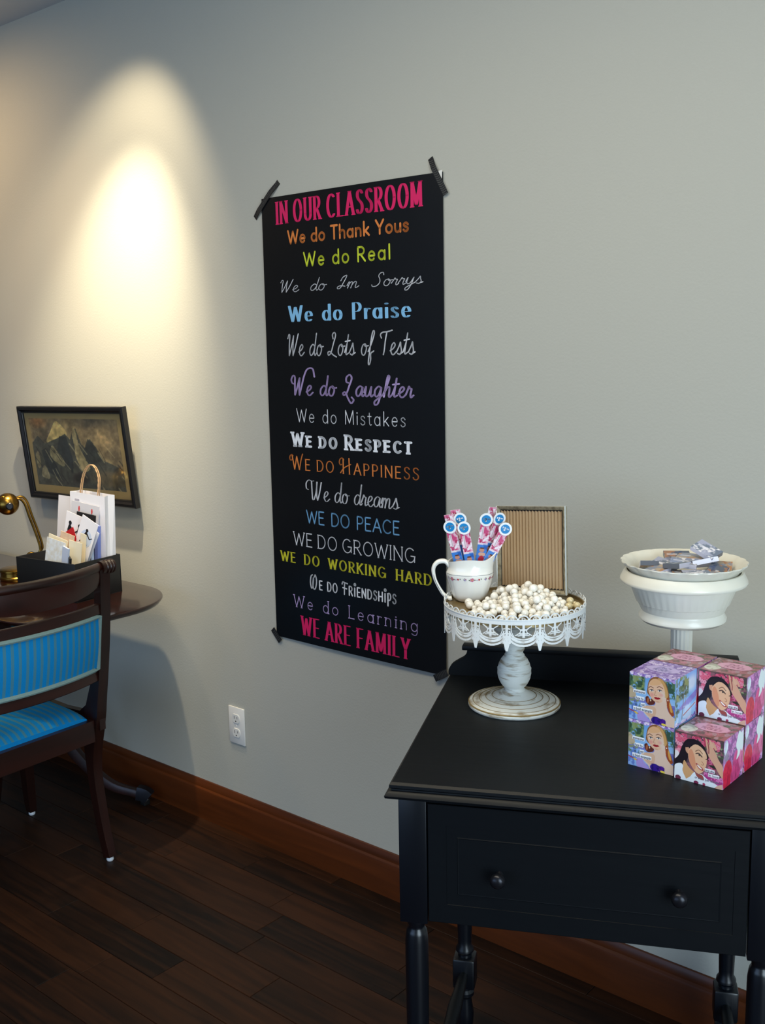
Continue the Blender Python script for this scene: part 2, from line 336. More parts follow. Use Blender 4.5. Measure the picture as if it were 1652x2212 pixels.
# handwriting forms (connected lower case, flourished capitals)
SCR = {
 'a': (.46, [S((.40, .44), (.24, .50), (.08, .34), (.06, .12), (.16, .0), (.30, .12), (.40, .44), (.38, .12), (.44, .0), (.54, .10))]),
 'd': (.46, [S((.40, .40), (.24, .50), (.08, .34), (.06, .12), (.16, .0), (.30, .10), (.40, .40), (.46, 1.0)), S((.46, 1.0), (.39, .3), (.39, .1), (.45, .0), (.54, .10))]),
 'e': (.36, [S((.02, .16), (.20, .26), (.30, .40), (.22, .50), (.10, .40), (.06, .18), (.14, .02), (.26, .0), (.42, .14))]),
 'f': (.32, [S((.02, .14), (.22, .55), (.34, .95), (.26, 1.04), (.18, .8), (.12, .2), (.08, -.35), (.16, -.42), (.22, -.2), (.20, .05), (.38, .16))]),
 'g': (.46, [S((.40, .44), (.24, .50), (.08, .34), (.06, .12), (.16, .0), (.30, .12), (.40, .44)), S((.40, .44), (.36, .0), (.26, -.34), (.10, -.40), (.08, -.24), (.30, -.06), (.52, .10))]),
 'h': (.44, [S((.02, .12), (.20, .6), (.30, .95), (.22, 1.02), (.15, .7), (.06, 0)), S((.08, .2), (.20, .44), (.32, .48), (.34, .3), (.32, .06), (.38, .0), (.50, .12))]),
 'i': (.24, [S((.02, .12), (.14, .48), (.10, .12), (.14, .0), (.26, .10)), arc(.17, .68, .02, .03, 0, 360, 8)]),
 'k': (.44, [S((.02, .12), (.20, .6), (.30, .95), (.22, 1.02), (.15, .7), (.06, 0)), S((.08, .18), (.24, .46), (.34, .38), (.14, .24), (.30, .0), (.46, .10))]),
 'l': (.22, [S((.02, .12), (.20, .6), (.28, .95), (.20, 1.02), (.12, .6), (.08, .12), (.14, .0), (.26, .10))]),
 'm': (.66, [S((.0, .2), (.08, .46), (.12, .4), (.06, 0)), S((.08, .2), (.18, .44), (.26, .46), (.28, .3), (.24, .0)), S((.27, .2), (.38, .44), (.48, .46), (.50, .3), (.48, .06), (.54, .0), (.68, .12))]),
 'n': (.46, [S((.0, .2), (.08, .46), (.12, .4), (.06, 0)), S((.08, .2), (.20, .44), (.32, .48), (.34, .3), (.32, .06), (.38, .0), (.50, .12))]),
 'o': (.42, [S((.26, .48), (.12, .42), (.05, .2), (.12, .02), (.26, .0), (.36, .2), (.34, .40), (.24, .48), (.28, .38), (.48, .40))]),
 'r': (.34, [S((.0, .14), (.10, .40), (.14, .52), (.20, .42), (.28, .40), (.24, .14), (.28, .0), (.40, .10))]),
 's': (.34, [S((.0, .10), (.14, .36), (.20, .52), (.24, .36), (.30, .14), (.22, .0), (.08, .04)), [(.22, .02), (.40, .10)]]),
 't': (.28, [S((.02, .12), (.16, .55), (.20, .90)), S((.20, .90), (.12, .2), (.14, .02), (.28, .08)), [(.02, .60), (.34, .64)]]),
 'u': (.48, [S((.0, .2), (.08, .48), (.06, .14), (.14, .0), (.28, .12), (.38, .48)), S((.38, .48), (.36, .1), (.42, .0), (.54, .10))]),
 'y': (.46, [S((.0, .2), (.08, .48), (.06, .16), (.14, .02), (.26, .12), (.38, .48)), S((.38, .48), (.32, .0), (.20, -.38), (.06, -.42), (.06, -.26), (.28, -.06), (.48, .10))]),
 'W': (.80, [S((.0, .80), (.06, .98), (.14, .92), (.14, .5), (.18, .0)), S((.18, .0), (.30, .4), (.42, .92)), S((.42, .92), (.42, .4), (.46, .0)), S((.46, .0), (.60, .4), (.76, 1.0))]),
 'I': (.52, [S((.14, .60), (.22, .86), (.40, 1.0), (.42, .86), (.30, .4), (.18, .04), (.04, .0), (.02, .14), (.20, .22), (.44, .16))]),
 'S': (.56, [S((.54, .82), (.48, 1.0), (.34, .96), (.28, .76), (.38, .50), (.40, .24), (.26, .02), (.06, .0), (.0, .12))]),
 'L': (.60, [S((.30, .74), (.24, .92), (.36, 1.02), (.46, .88), (.34, .5), (.22, .12), (.06, .0), (.0, .12), (.14, .16), (.36, .02), (.60, -.08))]),
 'T': (.62, [S((.08, .72), (.0, .86), (.12, .96), (.40, .98), (.72, 1.04)), S((.40, .98), (.34, .6), (.32, .2), (.28, .0))]),
}
SCR2 = dict(SCR)
SCR2['W'] = (.86, [S((.10, .58), (.0, .62), (-.06, .80), (.04, 1.0), (.16, .92), (.18, .5), (.22, .0)), S((.22, .0), (.34, .4), (.46, .88)), S((.46, .88), (.46, .4), (.50, .0)), S((.50, .0), (.62, .5), (.74, 1.0), (.92, 1.34), (1.24, 1.36), (1.38, .95))])
SCR2['L'] = (.66, [S((.28, .66), (.16, .72), (.16, .94), (.34, 1.06), (.46, .88), (.34, .5), (.22, .16), (.06, .04), (.0, .14), (.14, .18), (.30, -.10), (.50, -.36), (.64, -.2), (.52, -.06))])
SCR3 = dict(SCR)
SCR3['W'] = (.86, [S((-.16, .50), (-.28, .56), (-.30, .82), (-.14, .98), (.08, .94), (.20, .96)), S((.06, .94), (.10, .5), (.16, .04), (.26, .02)), S((.26, .02), (.38, .4), (.44, .92)), S((.42, .92), (.42, .3), (.50, .0)), S((.50, .0), (.62, .4), (.72, .92))])
HAPW = dict(UP)
HAPW['W'] = (1.0, [S((.10, .70), (.0, .62), (-.10, .74), (-.06, .94), (.08, 1.04), (.18, .96)), [(.10, 1.0), (.30, 0)], [(.30, 0), (.50, .94)], [(.50, .94), (.70, 0)], S((.70, 0), (.86, .7), (1.0, 1.12))])
HAPW['H'] = (.84, [S((.10, .62), (.0, .58), (-.08, .74), (-.02, .96), (.14, 1.06), (.26, .94)), [(.22, 1.0), (.22, 0)], [(.68, 1.06), (.70, 0)], S((.0, .04), (.3, .40), (.8, .66))])
PLAY = dict(UP)
PLAY['W'] = (1.05, [S((.30, 1.16), (.10, 1.0), (.0, .5), (.12, .02), (.30, .1), (.42, .6), (.44, .9)), S((.44, .9), (.34, .4), (.44, .0), (.66, .0), (.84, .4), (.86, .85), (.70, 1.18), (.56, 1.0))])
PLAY['F'] = (.66, [S((.24, .0), (.26, .5), (.30, .98)), S((-.04, .84), (.06, 1.02), (.40, .98), (.66, .94)), [(.06, .54), (.56, .5)]])
PLAY['I'] = (.26, [[(.13, 0), (.13, .9)], arc(.17, 1.28, .13, .12, 0, 360, 14)])
PLAY['P'] = (.58, [[(.08, -.35), (.08, .9)], [(.02, .92), (.28, 1)]+arc(.28, .63, .25, .37, 90, -90, 12)+[(.06, .22)]])

def ribbon(b, pts, a, bb, k, f, off):
    """flat stroke swept with an elliptical pen a (horizontal) by bb (vertical)"""
    def nib(p):
        return [(p[0]+a*math.cos(2*PI*i/10), p[1]+bb*math.sin(2*PI*i/10)) for i in range(10)]
    for i, p in enumerate(pts):
        n = nib(p)
        if i in (0, len(pts)-1) or True:
            b.add([f(x, y, off) for x, y in n], [tuple(range(10))], k)
        if i+1 < len(pts):
            q = pts[i+1]; dx, dy = q[0]-p[0], q[1]-p[1]; L = math.hypot(dx, dy)
            if L < 1e-9: continue
            nx, ny = -dy/L, dx/L; h = math.sqrt((a*nx)**2+(bb*ny)**2); ox, oy = a*a*nx/h, bb*bb*ny/h
            b.add([f(p[0]+ox, p[1]+oy, off), f(q[0]+ox, q[1]+oy, off), f(q[0]-ox, q[1]-oy, off), f(p[0]-ox, p[1]-oy, off)], [(0, 1, 2, 3)], k)
def layout(text, style):
    """list of strokes in unit-cap coordinates and total width; style: dict"""
    out = []; x = 0; tr = style.get('track', .1); xs = style.get('xs', 1.0)
    for ch in text:
        if ch == ' ': x += style.get('space', .38); continue
        sc = 1.0; tbl = style.get('table')
        if style.get('smallcaps') and ch.islower(): g = (tbl or UP)[ch.upper()]; sc = .76
        elif tbl and ch in tbl: g = tbl[ch]
        elif ch in UP: g = UP[ch]
        else: g = LO[ch]
        w, st = g
        for s in st:
            pts = [((x+px*sc), py*sc) for px, py in s]
            if not (tbl in (SCR, SCR2, SCR3)) and ch.islower() and not style.get('smallcaps') and style.get('xh'):
                pts = [(px, py*(style['xh']/X) if py <= X else style['xh']+(py-X)*(1-style['xh'])/(1-X)) for px, py in pts]
            out.append((pts, len(s) == 2, sc))
        x += w*sc+tr
    return out, x-tr
def lettering(b, text, style, x0, x1, z0, z1, f, off, k=0):
    st, w = layout(text, style); H = z1-z0; sx = (x1-x0)/w
    wa, wb = style['pen']; a, bb = wa*H, wb*H; a = min(a, 10); sh = style.get('slant', 0)
    inset = a*.9
    x0 += inset; sx = (x1-inset-x0)/w
    mp = lambda p: (x0+p[0]*sx+p[1]*H*sh, z0+p[1]*H*(1-2*wb)+wb*H)
    for pts, straight, sc in st:
        q = [mp(p) for p in pts]
        ribbon(b, q, a, bb, k, f, off)
        sf = style.get('serif')
        if sf and straight and abs(pts[1][0]-pts[0][0]) < abs(pts[1][1]-pts[0][1]):
            for e in pts:
                if min(abs(e[1]), abs(e[1]-1), abs(e[1]-.76), abs(e[1]-X)) < .02:
                    c = mp(e); t = sf[0]*H; th = sf[1]*H
                    yy = c[1]-bb+th if e[1] < .1 else c[1]+bb-th
                    b.add([f(c[0]-t, yy-th, off), f(c[0]+t, yy-th, off), f(c[0]+t, yy+th, off), f(c[0]-t, yy+th, off)], [(0, 1, 2, 3)], k)

def words(text, style, x0, x1, z0, z1, f, off):
    """one mesh per word, laid out as one line"""
    _, tot = layout(text, style); a = style['pen'][0]*(z1-z0)*.9; sx = (x1-x0-2*a)/tot; out = []; x = 0
    for w_ in text.split(' '):
        _, w = layout(w_, style); b = B(); lettering(b, w_, style, x0+x*sx, x0+(x+w)*sx+2*a, z0, z1, f, off); out.append((w_, b))
        x += w+style.get('track', .1)+style.get('space', .38)
    return out

# ------------------------------------------------------------------ numpy painting for flat print
def vnoise(h, w, cell, seed):
    r = np.random.default_rng(seed); gh, gw = int(h/cell)+3, int(w/cell)+3; g = r.random((gh, gw))
    y = np.arange(h)/cell; x = np.arange(w)/cell; yi = y.astype(int); xi = x.astype(int)
    fy = (y-yi)[:, None]; fx = (x-xi)[None, :]; fy = fy*fy*(3-2*fy); fx = fx*fx*(3-2*fx)
    a = g[yi][:, xi]; b_ = g[yi][:, xi+1]; c = g[yi+1][:, xi]; d = g[yi+1][:, xi+1]
    return (a*(1-fx)+b_*fx)*(1-fy)+(c*(1-fx)+d*fx)*fy
def fbm(h, w, cell, seed, o=4):
    t = 0; s = 0
    for i in range(o):
        t = t+vnoise(h, w, max(cell/2**i, 1.01), seed+i)*.5**i; s += .5**i
    return t/s
class Paint:
    def __init__(s, n=168, m_=None):
        s.w = n; s.h = m_ or n; s.a = np.zeros((s.h, s.w, 3)); s.u, s.v = np.meshgrid((np.arange(s.w)+.5)/s.w, (np.arange(s.h)+.5)/s.h)
    def c(s, h): return np.array([int(h[i:i+2], 16)/255 for i in (0, 2, 4)])
    def fill(s, mask, col, al=1.0):
        mk = (mask.astype(float)*al)[..., None]; s.a = s.a*(1-mk)+s.c(col)*mk
    def ell(s, cx, cy, rx, ry, col, ang=0, al=1.0, soft=0):
        ca, sa = math.cos(math.radians(ang)), math.sin(math.radians(ang)); dx, dy = s.u-cx, s.v-cy
        d = np.sqrt(((dx*ca+dy*sa)/rx)**2+((-dx*sa+dy*ca)/ry)**2)
        s.fill(np.clip((1-d)/soft, 0, 1) if soft else d < 1, col, al)
    def poly(s, P, col, al=1.0):
        ins = np.zeros(s.u.shape, bool); n = len(P)
        for i in range(n):
            (x0, y0), (x1, y1) = P[i], P[(i+1) % n]
            if y0 == y1: continue
            c = ((y0 > s.v) != (y1 > s.v)) & (s.u < (x1-x0)*(s.v-y0)/(y1-y0)+x0); ins ^= c
        s.fill(ins, col, al)
    def spoly(s, P, col, al=1.0): s.poly(spline(P, 5, True), col, al)
    def line(s, P, wd, col, al=1.0):
        d = np.full(s.u.shape, 9.)
        for (x0, y0), (x1, y1) in zip(P[:-1], P[1:]):
            L2 = (x1-x0)**2+(y1-y0)**2+1e-12; t = np.clip(((s.u-x0)*(x1-x0)+(s.v-y0)*(y1-y0))/L2, 0, 1)
            d = np.minimum(d, np.hypot(s.u-x0-t*(x1-x0), s.v-y0-t*(y1-y0)))
        s.fill(np.clip((wd-d)*s.w+.5, 0, 1), col, al)
    def blot(s, cell, seed, thr, col, region=None, al=1.0):
        n = fbm(s.h, s.w, cell*s.w, seed); mk = np.clip((n-thr)*14, 0, 1)
        if region is not None:
            x0, y0, x1, y1 = region; e = .05
            mk = mk*np.clip((s.u-x0)/e+.5, 0, 1)*np.clip((x1-s.u)/e+.5, 0, 1)*np.clip((s.v-y0)/e+.5, 0, 1)*np.clip((y1-s.v)/e+.5, 0, 1)
        s.fill(mk, col, al)
    def text(s, t, x0, x1, y0, y1, col, wd=.006):
        st, w = layout(t, dict(track=.12)); sx = (x1-x0)/w
        for pts, _, _ in st: s.line([(x0+p[0]*sx, y0+p[1]*(y1-y0)) for p in pts], wd, col)
def paint_colors(img):
    return np.where(img <= .04045, img/12.92, ((np.clip(img, 0, 1)+.055)/1.055)**2.4)
def grid_faces(b_V, b_F, b_C, img, f, flip=False):
    """add a painted grid: img (h,w,3) sampled on vertices, f(u,v)->3D"""
    h, w = img.shape[:2]; base = len(b_V); c = paint_colors(img)
    for j in range(h):
        for i in range(w): b_V.append(f(i/(w-1), j/(h-1))); b_C.append((*c[j, i], 1))
    for j in range(h-1):
        for i in range(w-1):
            a = base+j*w+i; q = (a, a+1, a+w+1, a+w); b_F.append(q[::-1] if flip else q)
def painted_mesh(name, faces, material):
    V, F, Cc = [], [], []
    for img, f, fl in faces: grid_faces(V, F, Cc, img, f, fl)
    me = mesh(name, V, F, material)
    at = me.color_attributes.new('Col', 'FLOAT_COLOR', 'POINT'); at.data.foreach_set('color', np.array(Cc, np.float32).ravel())
    return me

# ================================================================== THE ROOM
def struct(name, b, mats, **kw):
    return b.obj(name, mats, kind='structure', **kw)
struct('wall_back', B().box(-5.2, 2.6, 2.0, 2.12, 0, 2.60), M['wall'], smooth=False)
struct('ceiling', B().box(-5.2, 2.6, -4.2, 2.12, 2.556, 2.66), M['ceil'], smooth=False)
struct('wall_left', B().box(-5.32, -5.2, -4.2, 2.12, 0, 2.66), M['otherwall'], smooth=False)
# right wall and front wall have window openings
wr = B().box(2.6, 2.72, -4.2, -2.9, 0, 2.66).box(2.6, 2.72, .9, 2.12, 0, 2.66).box(2.6, 2.72, -2.9, .9, 0, .35).box(2.6, 2.72, -2.9, .9, 2.46, 2.66)
struct('wall_right', wr, M['otherwall'], smooth=False)
wf = B().box(-5.32, -4.2, -4.32, -4.2, 0, 2.66).box(1.0, 2.72, -4.32, -4.2, 0, 2.66).box(-4.2, 1.0, -4.32, -4.2, 0, .35).box(-4.2, 1.0, -4.32, -4.2, 2.46, 2.66)
struct('wall_front', wf, M['otherwall'], smooth=False)
def window(name, horizontal, a0, a1, pos):
    r = link(name, None, kind='structure')
    b = B(); t = .04
    def bx(p0, p1, z0, z1):
        if horizontal: b.box(p0, p1, pos-.03, pos+.03, z0, z1)
        else: b.box(pos-.03, pos+.03, p0, p1, z0, z1)
    bx(a0, a1, .35, .35+t); bx(a0, a1, 2.46-t, 2.46); bx(a0, a0+t, .35, 2.46); bx(a1-t, a1, .35, 2.46); bx((a0+a1)/2-t/2, (a0+a1)/2+t/2, .35, 2.46)
    b.obj('window_frame', M['curtainrail'], r, smooth=False)
window('window_1', False, -2.9, .9, 2.66)
window('window_2', True, -4.2, 1.0, -4.26)

# floor: planks parallel to the wall, each one a part
fl = struct('floor', B().box(-5.2, 2.6, -4.2, 2.12, -.03, -.004), M['gap'], smooth=False)
PW = .098
def plank_mesh(L):
    b = B(); g = .0006; bv = .0012; w = PW/2-g; l = L/2-g
    V = [(-l, -w, -.004), (l, -w, -.004), (l, w, -.004), (-l, w, -.004), (-l, -w, -bv), (l, -w, -bv), (l, w, -bv), (-l, w, -bv),
         (-l+bv, -w+bv, 0), (l-bv, -w+bv, 0), (l-bv, w-bv, 0), (-l+bv, w-bv, 0)]
    F = [(0, 1, 5, 4), (1, 2, 6, 5), (2, 3, 7, 6), (3, 0, 4, 7), (4, 5, 9, 8), (5, 6, 10, 9), (6, 7, 11, 10), (7, 4, 8, 11), (8, 9, 10, 11)]
    return b.add(V, F)
PL = {L: mesh('plank', plank_mesh(L).V, plank_mesh(L).F, M['plank']) for L in (.45, .62, .8)}
far = B(); row = 0; y = 2.0-PW/2+.04
while y > -4.15:
    rr = random.Random(row*13+5); x = -5.15+rr.random()*.4
    while x < 2.5:
        L = rr.choice([.45, .62, .8]); L2 = min(L, 2.59-x)
        if y > .72 and x+L > -4.4 and x < .15:
            o = link('plank', PL[L], fl); o.location = (x+L/2, y, 0)
        else:
            far.add([(v[0]*L2/L+x+L2/2, v[1]+y, v[2]) for v in plank_mesh(L).V], plank_mesh(L).F)
        x += L
    y -= PW; row += 1
far.obj('floor_planking', M['plank_far'], fl, smooth=False, kind='stuff')

# baseboard: flat board, small cove and a thin cap
pb = [(0, 0), (-.016, 0), (-.016, .092), (-.0145, .098), (-.0105, .103), (-.0105, .110), (-.008, .119), (-.005, .125), (-.003, .126), (0, .126)]
bb = B().prism(pb, lambda a, b_, t: (t, 2.0+a, b_), -5.2, 2.6)
struct('baseboard_back', bb, M['base'], ang=20)

# electrical outlet on the wall
ot = thing('electrical_outlet', (-2.311, 2.0, .345), 0, 'white duplex wall outlet with two sockets, above the baseboard', 'outlet')
b = B().box(-.035, .035, -.005, 0, -.058, .058, bev=.002); b.obj('cover_plate', M['white'], ot)
for s in (-1, 1):
    pr = [(x_*.0165, s*.0225+min(1, max(-1, z_*1.25))*.0135) for x_, z_ in [(math.cos(2*PI*i/20), math.sin(2*PI*i/20)) for i in range(20)]]
    so = B().prism(pr, lambda a, c, t: (a, t, c), -.0072, -.004).obj('socket', M['white'], ot)
    B().box(-.0075, -.0058, -.0076, -.006, s*.0225-.001, s*.0225+.008).box(.0055, .0072, -.0076, -.006, s*.0225, s*.0225+.007).box(-.002, .002, -.0076, -.006, s*.0225-.0095, s*.0225-.006).obj('slots', M['dark'], so, smooth=False)
B().lathe([(0, 0), (.0028, 0), (.0022, .0012), (0, .0014)], 12).me('s', M['white'])
sc = B().lathe([(0, 0), (.0028, 0), (.0022, .0012), (0, .0014)], 12).obj('screw', M['white'], ot); sc.location = (0, -.005, 0); sc.rotation_euler = (PI/2, 0, 0)

# ================================================================== POSTER
px0, px1, pz0, pz1 = -2.120, -1.510, .660, 1.870
def psurf(x, z):
    u = (x-px0)/(px1-px0); v = (z-pz0)/(pz1-pz0)
    return 1.9955-.004*math.sin(PI*u)*(.6+.4*math.cos(5*v+1))-.004*(1-v)**6*u
PO = thing('poster', (0, 0, 0), 0, 'tall black vinyl poster of coloured "We do" classroom sayings, taped to the wall', 'poster')
b = B(); nu, nv = 16, 40; V = []; F = []
for j in range(nv+1):
    for i in range(nu+1):
        x = px0+(px1-px0)*i/nu; z = pz0+(pz1-pz0)*j/nv; V.append((x, psurf(x, z), z))
for j in range(nv):
    for i in range(nu): a = j*(nu+1)+i; F.append((a, a+1, a+nu+2, a+nu+1))
n0 = len(V); V += [(x, y_+.0008, z) for x, y_, z in V]; F += [tuple(n0+i for i in f)[::-1] for f in F]
rim = [i for i in range(nu+1)]+[(j*(nu+1)+nu) for j in range(1, nv+1)]+[nv*(nu+1)+i for i in range(nu-1, -1, -1)]+[j*(nu+1) for j in range(nv-1, 0, -1)]
F += [(rim[i-1], rim[i], rim[i]+n0, rim[i-1]+n0) for i in range(len(rim))]
link('sheet', shade(fix(mesh('sheet', V, F, M['poster'])), 60), PO)
pf = lambda x, z, off: (x, psurf(x, z)-off, z)
PINK, ORG, YEL, WHT, SKY, LIL, LEM = 'd81f62', 'd9803f', 'c8d437', 'd9dbe2', '84bde6', 'b9a3d6', 'c4c02e'
LINES = [
 ('IN OUR CLASSROOM', -2.067, -1.568, 1.798, 1.857, PINK, 'tall pink slab lettering', dict(pen=(.082, .024), serif=(.115, .022), track=.30, space=.42)),
 ('We do Thank Yous', -2.024, -1.609, 1.743, 1.781, ORG, 'orange handwriting', dict(pen=(.075, .075), track=.16, space=.4, xh=.58)),
 ('We do Real', -1.967, -1.667, 1.682, 1.721, YEL, 'lime yellow handwriting', dict(pen=(.065, .065), track=.22, space=.45)),
 ('We do Im Sorrys', -2.064, -1.574, 1.620, 1.654, WHT, 'white cursive handwriting', dict(pen=(.04, .03), table=SCR, track=.03, space=.7, slant=.3)),
 ('We do Praise', -2.031, -1.605, 1.542, 1.585, SKY, 'sky blue fat deco lettering', dict(pen=(.125, .02), track=.26, space=.55)),
 ('We do Lots of Tests', -2.042, -1.600, 1.452, 1.512, WHT, 'tall thin white script', dict(pen=(.032, .028), table=SCR, track=.06, space=.36, slant=.12)),
 ('We do Laughter', -2.030, -1.606, 1.347, 1.402, LIL, 'lilac curly script', dict(pen=(.055, .035), table=SCR2, track=.05, space=.42, slant=.1)),
 ('We do Mistakes', -2.012, -1.629, 1.275, 1.313, WHT, 'thin white sans lettering', dict(pen=(.034, .034), track=.22, space=.55, xh=.62)),
 ('We do Respect', -2.035, -1.610, 1.208, 1.249, 'eef2fa', 'bold white college lettering', dict(pen=(.12, .075), serif=(.19, .06), smallcaps=True, track=.34, space=.42)),
 ('We do Happiness', -2.040, -1.589, 1.145, 1.186, ORG, 'orange flourished capitals', dict(pen=(.05, .03), table=HAPW, serif=(.07, .014), smallcaps=True, track=.2, space=.34)),
 ('We do dreams', -1.970, -1.657, 1.066, 1.122, WHT, 'thin white curly script', dict(pen=(.04, .014), table=SCR3, track=.02, space=.34, slant=.06)),
 ('WE DO PEACE', -1.986, -1.653, 1.000, 1.038, '6ea3cf', 'blue sans capitals', dict(pen=(.05, .05), track=.12, space=.5)),
 ('WE DO GROWING', -2.039, -1.604, .934, .973, WHT, 'white hand-drawn serif capitals', dict(pen=(.038, .038), serif=(.08, .03), track=.15, space=.3)),
 ('WE DO WORKING HARD', -2.093, -1.552, .883, .913, LEM, 'lemon yellow western capitals', dict(pen=(.10, .045), serif=(.14, .04), track=.30, space=.85)),
 ('We do Friendships', -1.978, -1.667, .819, .855, 'e6e9ef', 'white playful capitals', dict(pen=(.06, .05), table=PLAY, smallcaps=True, track=.2, space=.5)),
 ('We do Learning', -2.045, -1.597, .757, .793, LIL, 'lilac typewriter lettering', dict(pen=(.036, .036), serif=(.11, .03), track=.28, space=.62)),
 ('WE ARE FAMILY', -2.018, -1.623, .681, .736, PINK, 'tall pink slab lettering', dict(pen=(.082, .024), serif=(.115, .022), track=.30, space=.42)),
]
for i, (t, a0, a1, z0, z1, c, lb, st) in enumerate(LINES):
    mt = mat('print_%s' % lb.replace(' ', '_'), c, .4)
    for wd, b in words(t, st, a0, a1, z0, z1, pf, .0005):
        link('lettering', mesh('lettering', b.V, b.F, mt), PO, label='%s reading %s' % (lb, wd))
# torn white corner under the right hand tape
b = B().add([(-1.532, 1.9944, 1.871), (-1.5105, 1.9944, 1.874), (-1.512, 1.9944, 1.853), (-1.522, 1.9944, 1.848)], [(0, 1, 2, 3)])
b.obj('torn_corner', M['white'], PO, smooth=False, label='torn corner showing white paper')
def TY(v):
    """height of the tape over wall and poster"""
    cx, cz = min(max(v.x, px0), px1), min(max(v.z, pz0), pz1); d = math.hypot(v.x-cx, v.z-cz)
    return psurf(cx, cz)-.0016+(1.9995-psurf(cx, cz)+.0010)*min(1, max(0, d-.012)/.02)
def tape(p, q, w, label):
    p = Vector(p); q = Vector(q); d = (q-p).normalized(); n = Vector((-d.z, 0, d.x)); L = (q-p).length
    V = []; F = []; N = 14; yy = 1.9858
    for i in range(N+1):
        c = p+d*L*i/N; zz = .0 if 0 < i < N else .0
        jit = .002*(i % 2) if i in (0, N) else 0
        y_ = TY(c)
        for s_ in (-1, 1): V.append((c.x+n.x*w/2*s_, y_-.0006, c.z+n.z*w/2*s_))
    for i in range(N): F.append((2*i, 2*i+1, 2*i+3, 2*i+2))
    n0 = len(V); V += [(a, b2+.0003, c2) for a, b2, c2 in V]; F += [tuple(n0+k for k in f)[::-1] for f in F]
    F += [(2*i, 2*i+2, 2*i+2+n0, 2*i+n0) for i in range(N)]+[(2*i+1, 2*i+1+n0, 2*i+3+n0, 2*i+3) for i in range(N)]+[(0, n0, n0+1, 1), (2*N, 2*N+1, 2*N+1+n0, 2*N+n0)]
    t = link('tape_strip', fix(mesh('tape_strip', V, F, M['tape']))); tag(t, label, 'tape', 'washi tape strips on the poster')
    # printed diagonal chevrons
    b = B(); K = int(L/.005)
    for i in range(1, K):
        c = p+d*(L*i/K); a = c-n*w*.42; e = c+n*w*.42+d*.003; a2 = a+d*.0014; e2 = e+d*.0014; mid = c+d*.0035; mid2 = mid+d*.0014
        def Y(v): return TY(v)-.0011
        b.add([(v.x, Y(v), v.z) for v in (a, mid, mid2, a2)], [(0, 1, 2, 3)]); b.add([(v.x, Y(v), v.z) for v in (mid, e, e2, mid2)], [(0, 1, 2, 3)])
    b.obj('printed_pattern', M['tapew'], t, smooth=False)
tape((-2.150, 2, 1.823), (-2.055, 2, 1.908), .015, 'patterned black tape strip across upper left corner of the black poster')
tape((-1.548, 2, 1.905), (-1.500, 2, 1.818), .015, 'patterned black tape strip across upper right corner of the black poster')
tape((-2.135, 2, .678), (-2.104, 2, .646), .018, 'short patterned tape scrap at lower left corner of the black poster')
tape((-1.545, 2, .648), (-1.505, 2, .672), .018, 'short patterned tape scrap at lower right corner of the black poster')

# ================================================================== FRAMED ENGRAVING
PW_, PH_ = .612, .325
pic = thing('framed_picture', (-3.022, 1.984, .974), 0, 'black framed old engraving of jagged mountains, hung tilting on the wall', 'picture', rot=(math.radians(5.0), math.radians(-1.2), 0))
b = B(); prof = [(0, .0), (0, -.016), (.004, -.020), (.012, -.020), (.018, -.014), (.022, -.013), (.024, -.008), (.024, 0)]
def frame_mesh(b, x0, x1, z0, z1, prof, k=0):
    C4 = [(x0, z0, 1, 1), (x1, z0, -1, 1), (x1, z1, -1, -1), (x0, z1, 1, -1)]; V = []; n = len(prof)
    for x, z, sx, sz in C4:
        for d, y in prof: V.append((x+sx*d, y, z+sz*d))
    F = []
    for i in range(4):
        for j in range(n): F.append((i*n+j, i*n+(j+1) % n, ((i+1) % 4)*n+(j+1) % n, ((i+1) % 4)*n+j))
    b.add(V, F, k)
frame_mesh(b, -PW_/2, PW_/2, 0, PH_, prof); b.obj('frame', M['frameblack'], pic, ang=25)
B().box(-PW_/2+.02, PW_/2-.02, -.006, -.001, .02, PH_-.02).obj('mat_board', M['matboard'], pic, smooth=False)
P = Paint(200, 120); u, v = P.u, P.v
n1 = fbm(120, 200, 46, 3); n2 = fbm(120, 200, 12, 8); n3 = fbm(120, 200, 5, 21, 3)
P.a[:] = P.c('8f7b55'); P.fill(np.clip((n1-.35)*3, 0, 1), '4a4338', .8)
P.ell(.82, .72, .25, .3, 'a08a60', al=.55, soft=.8); P.ell(.10, .95, .14, .12, 'a2703f', al=.7, soft=.8)
P.spoly([(.18, .66), (.24, .80), (.31, .95), (.36, .93), (.43, .80), (.40, .66), (.30, .70), (.24, .60)], 'a3925f', .9)
P.poly([(0, 0), (0, .62), (.08, .74), (.16, .62), (.22, .66), (.33, .72), (.41, .78), (.46, .70), (.50, .84), (.54, .86), (.58, .64), (.62, .58), (.68, .72), (.74, .60), (.80, .42), (.88, .38), (1, .30), (1, 0)], '3a3c38', .9)
P.poly([(.10, .52), (.16, .56), (.26, .30), (.30, .1), (.14, .2)], '20272a', .85)
P.poly([(.34, .74), (.42, .74), (.46, .40), (.44, .20), (.34, .34), (.28, .50)], '23292b', .9)
P.spoly([(.49, .80), (.53, .86), (.55, .62), (.60, .44), (.64, .30), (.56, .24), (.50, .44), (.50, .6)], '978a62', .85)
P.spoly([(.24, .60), (.30, .50), (.36, .36), (.33, .30), (.22, .40), (.20, .5)], '8a7f5c', .8)
P.poly([(.58, .50), (.66, .72), (.72, .62), (.78, .42), (.66, .34)], '2c302e', .85)
P.spoly([(.06, .14), (.10, .30), (.14, .24), (.15, .10)], '8c8262', .7); P.spoly([(.02, .44), (.06, .50), (.07, .30), (.03, .26)], '857b5a', .7)
P.ell(.80, .16, .20, .16, '6a5a3c', al=.6, soft=.6); P.ell(.52, .14, .12, .10, '1e1714', al=.8, soft=.5)
